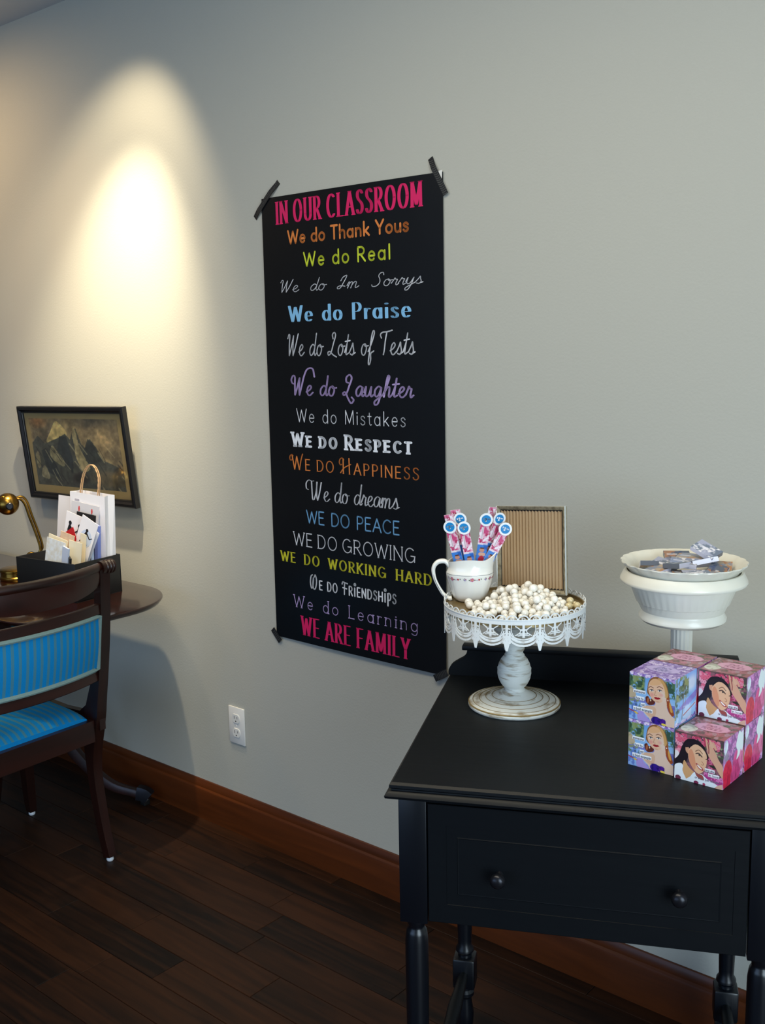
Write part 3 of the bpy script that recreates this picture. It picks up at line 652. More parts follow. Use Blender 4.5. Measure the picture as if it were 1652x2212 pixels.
for k_ in range(34):
    x = RNG.random(); y = RNG.random()*.65; P.line([(x, y), (x+.05+.03*RNG.random(), y-.10-.08*RNG.random())], .003+.004*RNG.random(), 'b0a47c' if k_ % 2 else '181a1a', .55)
P.a = np.clip(P.a*(.72+.56*n2)[..., None]*(.80+.4*n3)[..., None]*1.4, 0, 1)
me = painted_mesh('engraving', [(P.a, lambda a, c: (-PW_/2+.050+a*(PW_-.100), -.0066, .050+c*(PH_-.092)), False)], M['engraving'])
link('engraving', me, pic)
B().box(-PW_/2+.022, PW_/2-.022, -.0105, -.0095, .022, PH_-.022).obj('glass', M['glass'], pic, smooth=False)

# ================================================================== BLACK SIDE TABLE (desk)
AN = math.radians(27.0); DO = Vector((-1.005, 1.173, 0))
desk = thing('side_table', DO, AN, 'black painted side table with one wide drawer, turned legs and low back rail', 'table')
TW, TD, TZ = .600, .565, .800
mp_ = [(.012, .800), (.005, .7990), (.001, .7955), (.0005, .791), (.004, .788), (.0035, .786), (-.003, .783), (-.006, .779), (-.005, .775), (.002, .7735), (.02, .7735)]
b = B(); V = []; n = len(mp_)
for x, y_, sx, sy in [(0, 0, 1, 1), (TW, 0, -1, 1), (TW, TD, -1, -1), (0, TD, 1, -1)]:
    for d, z in mp_: V.append((x+sx*d, y_+sy*d, z))
F = [(i*n+j, ((i+1) % 4)*n+j, ((i+1) % 4)*n+j+1, i*n+j+1) for i in range(4) for j in range(n-1)]
F += [(0, n, 2*n, 3*n), (n-1, 2*n-1, 3*n-1, 4*n-1)]
b.add(V, F); b.obj('top', M['black'], desk, ang=30)
# back rail with scrolled ends and cap
ge = spline([(.000, .8002), (.001, .812), (.008, .823), (.020, .8315), (.032, .839), (.038, .848), (.040, .857)], 5)
gp = ge+[(TW-a, z) for a, z in ge[::-1]]
B().prism(gp, lambda a, z, t: (a, t, z), .548, .562).obj('back_rail', M['black'], desk, ang=30)
B().box(.030, TW-.030, .538, .566, .8565, .8665, bev=.002).obj('rail_cap', M['black'], desk)
# legs
PSW = .045
legprof = [(.0, .556), (.0165, .556), (.0165, .548), (.0135, .543), (.0135, .538), (.0165, .533), (.0175, .528), (.0190, .515), (.0192, .44), (.0185, .36), (.0170, .29), (.0150, .225), (.0145, .212), (.019, .204), (.0195, .198), (.0150, .192), (.0150, .186)]
legfoot = [(.0150, .118), (.0150, .110), (.0195, .104), (.0195, .097), (.014, .090), (.0145, .080), (.0185, .055), (.0175, .030), (.012, .010), (.010, .0)]
fy, by = .016, TD-.014-PSW
for (lx, ly) in ((.0115, fy), (TW-.0115-PSW, fy), (.0115, by), (TW-.0115-PSW, by)):
    b = B(); cx, cy = lx+PSW/2, ly+PSW/2
    b.box(lx, lx+PSW, ly, ly+PSW, .556, .7733, bev=.0015)
    b.lathe(legprof, 24, (cx, cy, 0)); 
    s2 = .0235
    b.box(cx-s2, cx+s2, cy-s2, cy+s2, .118, .186, bev=.005); b.lathe(legfoot, 24, (cx, cy, 0), cap=False)
    b.obj('leg', M['legpaint'], desk, ang=35)
lx0, lx1 = .0115+PSW/2, TW-.0115-PSW/2
for cx in (lx0, lx1):
    b = B().tube([(cx, fy+PSW/2+.0235+i*(by-fy-.047)/8, .150) for i in range(9)], [.010, .012, .015, .013, .016, .013, .015, .012, .010], 14); b.obj('stretcher', M['black'], desk)
b = B().tube([(lx0+.012+i*(lx1-lx0-.024)/10, (fy+by+PSW)/2, .150) for i in range(11)], [.009, .012, .014, .012, .013, .017, .013, .012, .014, .012, .009], 14); b.obj('stretcher', M['black'], desk)
# aprons
B().box(.018, .032, fy+PSW, by, .562, .7733).obj('side_apron', M['black'], desk, smooth=False)
B().box(TW-.032, TW-.018, fy+PSW, by, .562, .7733).obj('side_apron', M['black'], desk, smooth=False)
B().box(.0565, TW-.0565, by+.02, by+.035, .562, .7733).obj('back_apron', M['black'], desk, smooth=False)
B().box(.0565, TW-.0565, fy+.004, fy+.030, .763, .7733).obj('front_rail', M['black'], desk, smooth=False)
# drawer front with a recessed, bevelled field
dx0, dx1, dz0, dz1 = .0585, TW-.0585, .5615, .7615
dr = link('drawer', None, desk)
def ring(x0, x1, z0, z1, y_): return [(x0, y_, z0), (x1, y_, z0), (x1, y_, z1), (x0, y_, z1)]
fyd = fy+.001; rings = [ring(dx0, dx1, dz0, dz1, fyd+.018), ring(dx0, dx1, dz0, dz1, fyd+.0008), ring(dx0+.001, dx1-.001, dz0+.001, dz1-.001, fyd),
        ring(.088, .5215, .594, .7285, fyd), ring(.0884, .5211, .5944, .7281, fyd+.0009), ring(.1055, .503, .6125, .7095, fyd+.0009), ring(.1064, .5018, .6137, .7083, fyd-.0002), ring(.1075, .5005, .615, .707, fyd)]
V = [p for r_ in rings for p in r_]; F = [(i*4+j, i*4+(j+1) % 4, (i+1)*4+(j+1) % 4, (i+1)*4+j) for i in range(len(rings)-1) for j in range(4)]; k_ = (len(rings)-1)*4; F += [(k_, k_+1, k_+2, k_+3), (0, 1, 2, 3)]
B().add(V, F).obj('drawer_front', M['black'], dr, smooth=False)
B().box(.062, TW-.062, fyd+.018, by-.01, .572, .74).obj('drawer_box', M['black'], dr, smooth=False)
kp = [(.0, -.001), (.0062, -.001), (.0062, .001), (.0045, .003), (.0042, .008), (.006, .012), (.0105, .0155), (.0122, .020), (.0115, .0245), (.008, .028), (.003, .0295), (0, .0297)]
for kx in (.172, .443):
    o = B().lathe(kp, 24).obj('knob', M['knob'], dr, ang=60); o.location = (kx, fyd, .654); o.rotation_euler = (PI/2, 0, 0)

# ================================================================== CAKE STAND
SX, SY = -1.045, 1.590
cs = thing('cake_stand', (SX, SY, .80), 0, 'distressed white pedestal cake stand with pierced lace metal rim, on the black table', 'cake stand')
bp_ = [(0, 0), (.084, 0), (.0865, .0025), (.0865, .007), (.0835, .0105), (.078, .0118), (.0775, .0112), (.066, .0145), (.0655, .0138), (.054, .0175), (.0535, .0168), (.042, .0205), (.0415, .0198), (.032, .024), (.026, .0275), (.0205, .0305)]
M['worn'] = mat('worn_brown_line', '8a7448', .6)
b = B().lathe(bp_, 64)
for r_, z in ((.0779, .0118), (.0657, .0145), (.0537, .0175), (.0417, .0205)):
    b.lathe([(r_+.0007, z-.0002), (r_+.0003, z+.0005), (r_-.0004, z+.0004), (r_-.0006, z-.0003)], 64, k=1)
b.lathe([(.0862, .0074), (.0866, .0086), (.0850, .0100), (.0846, .0092)], 64, k=1)
b.obj('base', [M['chippy'], M['worn']], cs, ang=50)
sp_ = [(.0205, .0305), (.0185, .034), (.0190, .037), (.0225, .040), (.0265, .046), (.0300, .054), (.0318, .063), (.0315, .071), (.0318, .0715), (.0318, .0735), (.0305, .0745), (.0290, .082), (.0250, .090), (.0215, .0945), (.0190, .0965), (.0192, .099), (.0165, .102), (.0165, .106), (.0188, .109), (.0195, .112), (.0170, .115), (.022, .130), (.040, .150), (.070, .175), (.100, .188)]
B().lathe(sp_, 48).obj('stem', M['chippy'], cs, ang=40)
PZ = .194   # plate surface above the table top
B().lathe([(0, PZ-.003), (.1285, PZ-.003), (.1290, PZ-.008), (.1290, PZ+.005), (.1278, PZ+.005), (.1272, PZ), (0, PZ)], 96).obj('plate', M['tin'], cs, ang=30)
# pierced skirt: 16 repeats, each a part, built of strips on the cylinder
RR = .1298; NS = 14; dA = 2*PI/NS
def cyl(s_, z, off=0.0): a = s_/RR; return ((RR+off)*math.cos(a), (RR+off)*math.sin(a), z)
Wd = RR*dA
def strip(b, pts, w, th=.0009):
    """bar of width w following pts (s,z) on the cylinder"""
    n_ = len(pts); V = []; F = []
    for i, (s_, z) in enumerate(pts):
        p, q = pts[max(i-1, 0)], pts[min(i+1, n_-1)]; dx, dz = q[0]-p[0], q[1]-p[1]; L = math.hypot(dx, dz) or 1; nx, nz = -dz/L*w/2, dx/L*w/2
        V += [cyl(s_+nx, z+nz, th), cyl(s_-nx, z-nz, th), cyl(s_-nx, z-nz, -th*.3), cyl(s_+nx, z+nz, -th*.3)]
    for i in range(n_-1):
        for j in range(4): F.append((i*4+j, i*4+(j+1) % 4, (i+1)*4+(j+1) % 4, (i+1)*4+j))
    F += [(0, 1, 2, 3), (4*n_-1, 4*n_-2, 4*n_-3, 4*n_-4)]
    b.add(V, F)
b = B(); zt = PZ+.005
strip(b, [(i*Wd/8, zt-.004) for i in range(9)], .0085)             # solid band under the plate edge
strip(b, [(i*Wd/8, zt+.0008) for i in range(9)], .0018, .0016)
h = Wd/2
for r_, w in ((.0, .0034), (.0045, .0028), (.0085, .0026)):          # three swag ribs
    strip(b, [(h+(h-.0035)*math.cos(PI+PI*i/12)*(1-r_*6), zt-.027+r_-.0185*math.sin(PI*i/12)*(1-r_*18)) for i in range(13)], w)
strip(b, [(h+(h-.006)*math.cos(PI+PI*i/12)*.8, zt-.0265-.0125*math.sin(PI*i/12)) for i in range(13)], .004, .0005)
for s_ in (-1, 1):                                                    # C scrolls
    strip(b, [(h+s_*(.0145-.0095*math.sin(PI*i/9)*1.0+.0), zt-.010-.017*i/9) for i in range(10)], .0017)
    strip(b, [(h+s_*(.0020+.0085*i/6), zt-.0265+.0005*math.sin(i)) for i in range(7)], .0016)
    strip(b, [(h+s_*.0205, zt-.008), (h+s_*.0215, zt-.018), (h+s_*.0185, zt-.026)], .0014)
strip(b, [(h, zt-.008), (h, zt-.031)], .0042); strip(b, [(h-.005, zt-.0165), (h+.005, zt-.0165)], .0026); strip(b, [(h-.0075, zt-.0235), (h+.0075, zt-.0235)], .0022)
for e, wd in ((0, .0034),):                                           # pendant leaf on the joint
    strip(b, [(e, zt-.008), (e, zt-.050)], .0046); 
    for s_ in (-1, 1):
        strip(b, [(e, zt-.028), (e+s_*.0045, zt-.036), (e+s_*.0025, zt-.046), (e, zt-.055)], .0034)
        strip(b, [(e+s_*.001, zt-.030), (e+s_*.0072, zt-.0365), (e+s_*.0055, zt-.0415)], .0026)
        strip(b, [(e, zt-.014), (e+s_*.0065, zt-.0155)], .002); strip(b, [(e, zt-.021), (e+s_*.004, zt-.024)], .002)
nr = 3; rw = Wd/nr
for k_ in range(nr):                                                  # scalloped loops above
    c0 = (k_+.5)*rw
    strip(b, [(c0+rw*.46*math.cos(PI*i/10), zt+.001+.0078*math.sin(PI*i/10)) for i in range(11)], .0022)
    strip(b, [(c0+rw*.16*math.cos(2*PI*i/8), zt+.0030+.0016*math.sin(2*PI*i/8)) for i in range(9)], .0010)
lm = b.me('lace_panel', M['lace'], smooth=False)
for i in range(NS):
    o = link('lace_panel', lm, cs); o.rotation_euler = (0, 0, i*dA+math.radians(-62.5))

# ================================================================== MILK JUG
RB = 36*PI/180
JX, JY, JZ = -1.133, 1.571, .80+PZ+.0003
jug = thing('milk_jug', (JX, JY, JZ), RB, 'white china milk jug with floral band, holding nail files on the cake stand', 'jug')
def jr(z):
    P_ = [(0, .024), (.006, .031), (.02, .0355), (.04, .0415), (.052, .0445), (.056, .0440), (.060, .0415), (.066, .0400), (.075, .0405), (.080, .0415)]
    for (a, r1), (c, r2) in zip(P_[:-1], P_[1:]):
        if z <= c: t = (z-a)/(c-a); return r1+(r2-r1)*t
    return P_[-1][1]
def jp(a, z, ins=0.0):
    r_ = jr(min(z, .08))-ins; x, y_ = math.cos(a), math.sin(a)*.80
    rf = 1+.022*math.cos(8*a)*(1-abs(z-.03)/.05 if z < .08 else 0)
    sp = max(0, math.cos(a))**7*max(0, (z-.056)/.024)          # spout at +x
    return Vector((x*r_*rf+sp*.013, y_*r_*rf, z+sp*.022+(-.004*math.cos(2*a)*max(0, (z-.06)/.02)) ))
b = B(); zs = [0, .003, .008, .014, .02, .028, .036, .044, .05, .0535, .056, .059, .062, .067, .072, .077, .080]; n = 48; V = []; F = []
for z in zs:
    for i in range(n): V.append(jp(2*PI*i/n, z))
for z in zs[::-1][:-1]:
    for i in range(n): V.append(jp(2*PI*i/n, max(z, .004), .0025))
for j in range(2*len(zs)-2):
    for i in range(n): F.append((j*n+i, j*n+(i+1) % n, (j+1)*n+(i+1) % n, (j+1)*n+i))
F += [tuple(range(n)), tuple((2*len(zs)-2)*n+i for i in range(n))]
b.add(V, F); b.obj('body', M['ceramic'], jug, ang=60)
hp = spline([(-.038, 0, .066), (-.046, 0, .0755), (-.060, 0, .0745), (-.0685, 0, .063), (-.067, 0, .045), (-.060, 0, .028), (-.050, 0, .012), (-.040, 0, .004), (-.034, 0, .0045)], 5)
B().tube(hp, [.0052+.0010*math.sin(i*.2) for i in range(len(hp))], 10, flat=.75).obj('handle', M['ceramic'], jug, ang=60)
hl = [(p[0], p[1]-.0041, p[2]) for p in hp[2:-3]]
B().tube(hl, .0006, 5).obj('handle_line', M['goldline'], jug, label='dark painted line along the handle')
# floral band: lines, flowers and leaves
b = B()
def onjug(a, z, o=.0004): v = jp(a, z); d = Vector((math.cos(a), math.sin(a)/.8, 0)).normalized(); return v+d*o
for z, w in ((.0545, .0006),):
    for i in range(60):
        a, c = 2*PI*i/60, 2*PI*(i+1)/60; b.add([onjug(a, z), onjug(c, z), onjug(c, z+w), onjug(a, z+w)], [(0, 1, 2, 3)], 0)
def petal(a, z, r_, k, n_=8):
    b.add([onjug(a+r_*math.cos(2*PI*i/n_)/.042, z+r_*math.sin(2*PI*i/n_), .0005+.0001*k) for i in range(n_)], [tuple(range(n_))], k)
for q in range(20):
    a = 2*PI*q/20+.1; z = .0470
    if q % 3 == 0:
        for t in range(5): petal(a+.055*math.cos(t*1.256), z+.0023*math.sin(t*1.256), .0016, 1)
        petal(a, z, .0013, 2); petal(a-.12, z-.0004, .0012, 3); petal(a+.12, z-.0004, .0012, 3)
    elif q % 3 == 1: petal(a, z, .0018, 4); petal(a+.10, z+.001, .0011, 3); petal(a-.10, z-.0008, .0011, 5)
    else:
        for t in range(9): petal(a+(t-4)*.016, z+.0030-.0011*abs(t-4)*(1 if t % 2 else .6), .0005, 0)
        petal(a, z-.0008, .0016, 5); petal(a+.05, z+.001, .0009, 1)
b.obj('floral_band', [M['goldline'], mat('china_pink', 'c46c94', .3), mat('china_yellow', 'd8b050', .3), mat('china_green', '51604a', .3), mat('china_red', 'b8343c', .3), mat('china_lilac', '9a8cc0', .3)], jug, smooth=False)

# ------------------------------------------------------------------ nail file packs in the jug
def pack_img():
    P = Paint(24, 150); P.a[:] = P.c('d7b8cc')
    P.fill(P.v > .62, 'e0a6bd'); P.blot(.5, 5, .5, 'c8487a', (0, .60, 1, 1)); P.blot(.3, 9, .55, 'f0e6ee', (0, .60, 1, 1)); P.blot(.25, 14, .60, 'b02c55', (0, .6, 1, 1))
    P.fill((P.u > .22) & (P.u < .42) & (P.v > .68) & (P.v < .86), 'f3eef2'); P.line([(.32, .70), (.32, .84)], .05, '8a5a70', .5)
    P.fill((P.v > .600) & (P.v < .625), 'e9d8e2')
    P.fill(P.v <= .6, '3f7fd0'); P.blot(.8, 3, .55, '2a5cae', (0, 0, 1, .6)); P.ell(.5, .52, .24, .028, 'c98f78'); P.ell(.5, .55, .2, .012, '5a3526'); P.ell(.55, .46, .34, .03, 'd8a890'); P.ell(.55, .38, .30, .06, 'b02438')
    P.ell(.3, .12, .3, .05, '22386a'); P.fill(P.v < .05, 'e0d0da')
    return P.a
PKI = pack_img(); PKW, PKL = .0185, .131
pk_me = painted_mesh('card', [(PKI, lambda a, c: ((a-.5)*PKW, -.0009, c*PKL), False), (PKI[::6, ::6], lambda a, c: ((a-.5)*PKW, .0009, c*PKL), True)], M['print'])
e_ = B().box(-PKW/2, PKW/2, -.00085, .00085, 0, PKL).me('sleeve', M['stickerw'], smooth=False)
tg = B(); tg.lathe([(0, 0), (.0125, 0), (.0125, .0006), (0, .0006)], 28); tgm = tg.me('hang_tab', M['stickerw'], ang=30)
td = B(); td.lathe([(0, .0006), (.0088, .0006), (.0088, .0008), (0, .0008)], 28); tdm = td.me('price_sticker', M['sticker'], ang=30)
b = B(); f2 = lambda x, z, off: (x, z, .0010)
lettering(b, '$', dict(pen=(.12, .12)), -.0066, -.0036, -.0005, .0030, f2, 0); lettering(b, '2', dict(pen=(.13, .13)), -.0032, .0012, -.0036, .0036, f2, 0); lettering(b, '99', dict(pen=(.13, .13)), .0018, .0068, .0002, .0030, f2, 0)
prm = mesh('price_print', b.V, b.F, M['stickerw'])
Jmat = Matrix.Translation((JX, JY, JZ)) @ Matrix.Rotation(RB, 4, 'Z')
PK = [  # tag centre (lateral, depth, height) and foot in the jug, twist, label
 ((-.036, -.012, .143), (-.006, -.010, .012), 12, 'nail file pack leaning farthest left in the jug, front one with shaded price sticker', True),
 ((-.010, -.018, .142), (.012, -.020, .010), 8, 'nail file pack left of centre in the jug, nearest of the left bunch', True),
 ((-.017, .004, .155), (.006, .006, .010), 14, 'nail file pack in the left bunch, its sticker half behind the nearest one', True),
 ((-.026, .016, .166), (.000, .018, .012), 10, 'nail file pack with pink blossom top, rear of the left bunch', False),
 ((-.038, .010, .158), (-.004, .010, .012), 20, 'nail file pack with plain white top, behind the farthest left one', False),
 ((.031, -.014, .157), (.010, -.001, .010), -4, 'nail file pack left of the right bunch, its full price sticker facing forward', True),
 ((.043, .008, .172), (.008, .010, .012), -60, 'nail file pack turned edge-on with dark side, between the right stickers', False),
 ((.055, .000, .156), (.006, .004, .010), -30, 'nail file pack second from the right, narrow turned price sticker', True),
 ((.066, -.008, .138), (.000, -.008, .010), -8, 'nail file pack leaning farthest right over the spout of the jug', True),
]
for (tgp, ft, tw, lb, st) in PK:
    a, c = Vector(ft), Vector(tgp); d = (c-a).normalized(); yv = Vector((math.sin(math.radians(tw)), 1, 0)); xv = yv.cross(d).normalized(); yv = d.cross(xv)
    mw = Jmat @ (Matrix((xv, yv, d)).transposed().to_4x4()); L = (c-a).length
    r_ = thing('nail_file_pack', (0, 0, 0), 0, lb, 'nail file', 'nail file packs in the milk jug')
    mw = mw.copy(); mw.translation = Jmat @ (c-d*(PKL-.004 if st else PKL-.006)); 
    # keep the foot inside the jug
    r_.matrix_world = mw
    link('card', pk_me, r_)
    link('sleeve', e_, r_)
    if st:
        t = link('hang_tab', tgm, r_); t.location = (0, -.0012, PKL-.003); t.rotation_euler = (PI/2, 0, 0)
        s_ = link('price_sticker', tdm, t); link('price_print', prm, t)

# ------------------------------------------------------------------ photo frame with corrugated card
ft = thing('photo_frame', (-1.137, 1.676, .80+PZ+.0005), math.radians(-6), 'upright metal photo frame backed with ribbed kraft cardboard, behind the pearls', 'photo frame', rot=(math.radians(-5), math.radians(-5.4), math.radians(-6)))
FWd, FHt = .167, .166
b = B(); frame_mesh(b, 0, FWd, 0, FHt, [(.0004, .001), (.0004, -.0054), (.0016, -.0062), (.0028, -.0058), (.0072, -.0034), (.0078, -.0016), (.0078, .001)]); b.obj('frame', M['fr_gold'], ft, ang=25)
b = B(); frame_mesh(b, 0, FWd, 0, FHt, [(-.0006, -.0030), (-.0006, -.0056), (.0004, -.0064), (.0008, -.0058), (.0006, -.0030)]); b.obj('outer_edge', M['fr_silver'], ft, smooth=False, label='bright silver outer edge')
b = B(); frame_mesh(b, .0078, FWd-.0078, .0078, FHt-.0078, [(-.0002, .0005), (-.0002, -.0016), (.0024, -.0012), (.0024, .0005)]); b.obj('inner_lip', M['dark'], ft, smooth=False, label='black inner lip')
ribs = 19; pts = [(.010+(FWd-.020)*i/(ribs*8), -.0010-.0012*math.cos(2*PI*i/8)) for i in range(ribs*8+1)]
poly = pts+[(FWd-.010, -.0004), (.010, -.0004)]
b = B(); V = [(x, y_, z) for z in (.009, FHt-.009) for x, y_ in pts]; n = len(pts); F = [(i, i+1, n+i+1, n+i) for i in range(n-1)]; b.add(V, F)
b.box(.009, FWd-.009, .0003, .0012, .009, FHt-.009); b.obj('corrugated_insert', M['kcard'], ft, ang=80)
B().box(.03, FWd-.03, .001, .003, .03, FHt-.02).obj('back_board', M['dark'], ft, smooth=False)
st_ = B().add([(.06, .003, .12), (.10, .003, .12), (.105, .040, .004), (.055, .040, .004), (.06, .0045, .12), (.10, .0045, .12), (.105, .042, .004), (.055, .042, .004)], [(0, 1, 2, 3), (7, 6, 5, 4), (0, 4, 5, 1), (1, 5, 6, 2), (2, 6, 7, 3), (3, 7, 4, 0)]); st_.obj('easel_strut', M['dark'], ft, smooth=False)

# ------------------------------------------------------------------ heap of pearls
pm = B().sphere((0, 0, 0), 1, n=20).me('pearl', M['pearl'], ang=180)
pmy = B().sphere((0, 0, 0), 1, n=20).me('pearl', M['pearly'], ang=180)
PX = []; PRs = []
def inside(x, y_, r_):
    d = math.hypot(x-SX, y_-SY)
    if d+r_ > .1262: return False
    v_ = Jmat.inverted() @ Vector((x, y_, JZ)); 
    if math.hypot(v_.x, v_.y/.82) < .0455+r_: return False
    if math.hypot(v_.x+.034, v_.y) < .010+r_ or math.hypot(v_.x+.05, v_.y) < .010+r_ or math.hypot(v_.x+.063, v_.y) < .008+r_: return False
    # in front of the frame
    dx, dy = x+1.137, y_-1.676; a = math.radians(-6); ly = -dx*math.sin(a)+dy*math.cos(a); lx = dx*math.cos(a)+dy*math.sin(a)
    if lx < FWd+.012 and ly > -.0145-r_: return False
    if lx >= FWd+.012 and ly > .03: return False
    return True
def rest(x, y_, r_):
    if not PX: return r_
    A_ = np.array(PX); Rr = np.array(PRs); d2 = (A_[:, 0]-x)**2+(A_[:, 1]-y_)**2; s2 = (Rr+r_)**2; k_ = d2 < s2
    return max(r_, float((A_[k_, 2]+np.sqrt(s2[k_]-d2[k_])).max())) if k_.any() else r_
rg = random.Random(11); N_P = 225; tries = 0
while len(PX) < N_P and tries < 4000:
    tries += 1; r_ = rg.choice([.0042, .0050, .0058, .0062, .0068, .0074, .0078])
    q = rg.random()
    if q < .62: x, y_ = SX+.008+rg.gauss(0, .034), SY+.006+rg.gauss(0, .026)
    elif q < .90: an = rg.uniform(math.radians(-150), math.radians(5)); rr = rg.uniform(.05, .118); x, y_ = SX+rr*math.cos(an), SY+rr*math.sin(an)
    else: x, y_ = SX+.075+rg.gauss(0, .02), SY+.03+rg.gauss(0, .02)
    if not inside(x, y_, r_): continue
    # keep the far left of the plate bare
    v_ = Jmat.inverted() @ Vector((x, y_, JZ))
    if v_.x < -.005 and v_.y < -.02 and rg.random() < .85: continue
    z = rest(x, y_, r_); step = r_*.6
    for _ in range(40):
        a = rg.uniform(0, 2*PI); xx, yy = x+step*math.cos(a), y_+step*math.sin(a)
        if inside(xx, yy, r_):
            zz = rest(xx, yy, r_)
            if zz < z-1e-5 and (zz > r_*1.01 or rg.random() < .9): x, y_, z = xx, yy, zz; continue
        step *= .93
    if z > .040: continue
    PX.append((x, y_, z)); PRs.append(r_)
for (x, y_, z), r_ in zip(PX, PRs):
    o = link('pearl', pm); o.location = (x, y_, .80+PZ+z+.0002); o.scale = (r_*.995,)*3
    lat = (x-SX)*.836+(y_-SY)*.549
    if lat > .095: o.data = pmy; tag(o, 'yellowish pearl bead lying at the far right rim of the cake stand', 'pearl', 'pearl beads heaped on the cake stand')
    elif z-r_ < .002 and r_ < .0052: tag(o, 'tiny creamy pearl bead lying flat on the plate of the cake stand', 'pearl', 'pearl beads heaped on the cake stand')
    else: tag(o, 'creamy white pearl bead in the heap on the cake stand', 'pearl', 'pearl beads heaped on the cake stand')

# ================================================================== FOOTED PLANTER, DISH AND MINI BOXES
BX, BY = -.775, 1.722
pl = thing('pedestal_bowl', (BX, BY, .80), 0, 'cream white ceramic pedestal bowl with reeded sides, behind the printed boxes', 'bowl')
flut = lambda a, z: 1+.035*math.cos(16*a)
B().lathe([(0, 0), (.056, 0), (.058, .004), (.054, .010), (.040, .016), (.027, .026), (.0205, .040), (.0182, .060), (.0180, .120), (.0185, .160), (.0195, .176), (.026, .181)], 96, rf=lambda a, z: flut(a, z) if z > .03 else 1).obj('pedestal', M['ceramic_old'], pl, ang=60)
def reed(a, z):
    t = min(max((z-.205)/.006, 0), 1)*min(max((.240-z)/.006, 0), 1); return 1+.010*t*math.cos(44*a-z*620)
zz_ = [.205+.0035*i for i in range(11)]
prf = [(.02, .176), (.055, .177), (.070, .180), (.0755, .185), (.0760, .190), (.0725, .196), (.0715, .200), (.0735, .203)]+[(.0742+(z-.205)*.40, z) for z in zz_]+[(.0895, .243), (.0905, .2455), (.0925, .2475), (.1085, .2520), (.1100, .2545), (.1095, .2580), (.1040, .2690), (.1020, .2725), (.0985, .2725), (.0975, .268), (.094, .250), (.080, .215), (.060, .205), (0, .203)]
B().lathe(prf, 176, rf=reed).obj('bowl', M['ceramic_old'], pl, ang=40)
dsh = thing('dish', (BX, BY, .80), 0, 'cream dish with scalloped rim resting in the pedestal bowl, full of mini boxes', 'dish')
sc_ = lambda a, z: 1+(.026*abs(math.sin(11*a))**.6 if z > .2835 else 0)
B().lathe([(0, .2045), (.058, .2068), (.078, .225), (.0900, .2550), (.0925, .266), (.0955, .274), (.1035, .284), (.1070, .2875), (.1068, .2895), (.1030, .2880), (.094, .279), (.0895, .268), (.085, .257), (.070, .2520), (0, .2500)], 132, rf=sc_).obj('dish_body', M['ceramic_old'], dsh, ang=50)
# small boxed magnets heaped in the dish
MC = [('8f96a8', 'b9a58e'), ('a7aac0', '6f7a8c'), ('5d6676', 'a87858'), ('9ea0a8', '54606c'), ('8793b5', '8d8f98'), ('70889a', '48525c')]
def minibox(i):
    P = Paint(36, 24); c1, c2 = MC[i % 6]; P.a[:] = P.c(c1); P.blot(.3, 40+i, .5, c2, None); P.blot(.16, 60+i, .6, ['b8845c', 'e8e4ea', '3a4a70'][i % 3]); P.fill((P.u > .1) & (P.u < .5) & (P.v > .4) & (P.v < .6), 'e6e4ee', .7)
    L, Wm, T = .046, .032, .0085; im = P.a; side = np.ones((2, 2, 3))*P.c('d9d8e8'); dk = np.ones((2, 2, 3))*P.c('5f6470')
    fc = [(im, lambda a, c: ((a-.5)*L, (c-.5)*Wm, T), False), (im, lambda a, c: ((a-.5)*L, (c-.5)*Wm, 0), True),
          (side, lambda a, c: ((a-.5)*L, -Wm/2, c*T), False), (side, lambda a, c: ((a-.5)*L, Wm/2, c*T), True),
          (dk, lambda a, c: (L/2, (a-.5)*Wm, c*T), False), (dk, lambda a, c: (-L/2, (a-.5)*Wm, c*T), True)]
    return painted_mesh('mini_box', fc, M['print'])
MB_ = [minibox(i) for i in range(6)]
mb = [ # lateral, depth, height above dish floor, rz, rx, ry, label   (lateral/depth in view-aligned axes)
 (-.048, -.030, .001, 40, 3, -12, 'mini box at the left rim of the dish, pale edge up'),
 (-.034, .012, .003, -35, 20, 8, 'mini box left of centre in the dish, tipped on its corner'),
 (-.012, .046, .012, 8, 12, 0, 'mini box with turquoise top edge at the back left of the dish'),
 (.004, -.046, .001, 2, 0, 0, 'brown printed mini box lying flat at the front of the dish'),
 (.0, .0, .010, -4, 8, 4, 'mini box with long lilac edge across the middle of the dish'),
 (.034, .008, .012, 18, -14, -10, 'mini box with white end, right of the lilac-edged one'),
 (.012, .034, .012, -14, 5, 0, 'grey mini box lying at the back centre of the dish'),
 (.038, .022, .026, -32, 18, 22, 'mini box standing highest, tilted up at the back right of the heap'),
 (.056, -.020, .002, 74, 10, -14, 'mini box leaning on the right wall of the dish'),
 (.036, -.040, .001, -20, 0, 0, 'blue-grey mini box lying at the front right of the dish'),
 (-.030, -.046, .000, -28, 0, 0, 'mini box lying at the front left inside the rim of the dish'),
 (-.010, -.020, .010, 62, -6, 4, 'mini box set crosswise left of the middle of the dish'),
 (.066, .010, .000, 84, 0, -24, 'mini box against the far right wall of the dish'),
 (.022, -.062, .004, 12, 4, 0, 'mini box with orange print at the very front of the dish'),
 (-.060, .006, .004, 96, 0, 20, 'mini box against the far left wall of the dish'),
 (.030, .052, .002, 30, 0, 0, 'mini box at the back right edge of the dish'),
 (-.040, .040, .001, 60, 0, 6, 'mini box at the far left back of the dish'),
]
VA = math.radians(24.2)
for i, (la, de, hz, rz, rx, ry, lb) in enumerate(mb):
    o = link('mini_box', MB_[i % 6]); x = BX+la*math.cos(VA)-de*math.sin(VA); y_ = BY+la*math.sin(VA)+de*math.cos(VA)
    o.location = (x, y_, .80+.2640+hz*1.25+.004); o.rotation_euler = (math.radians(rx), math.radians(ry), VA+math.radians(rz)); tag(o, lb, 'box', 'mini boxes heaped in the dish')

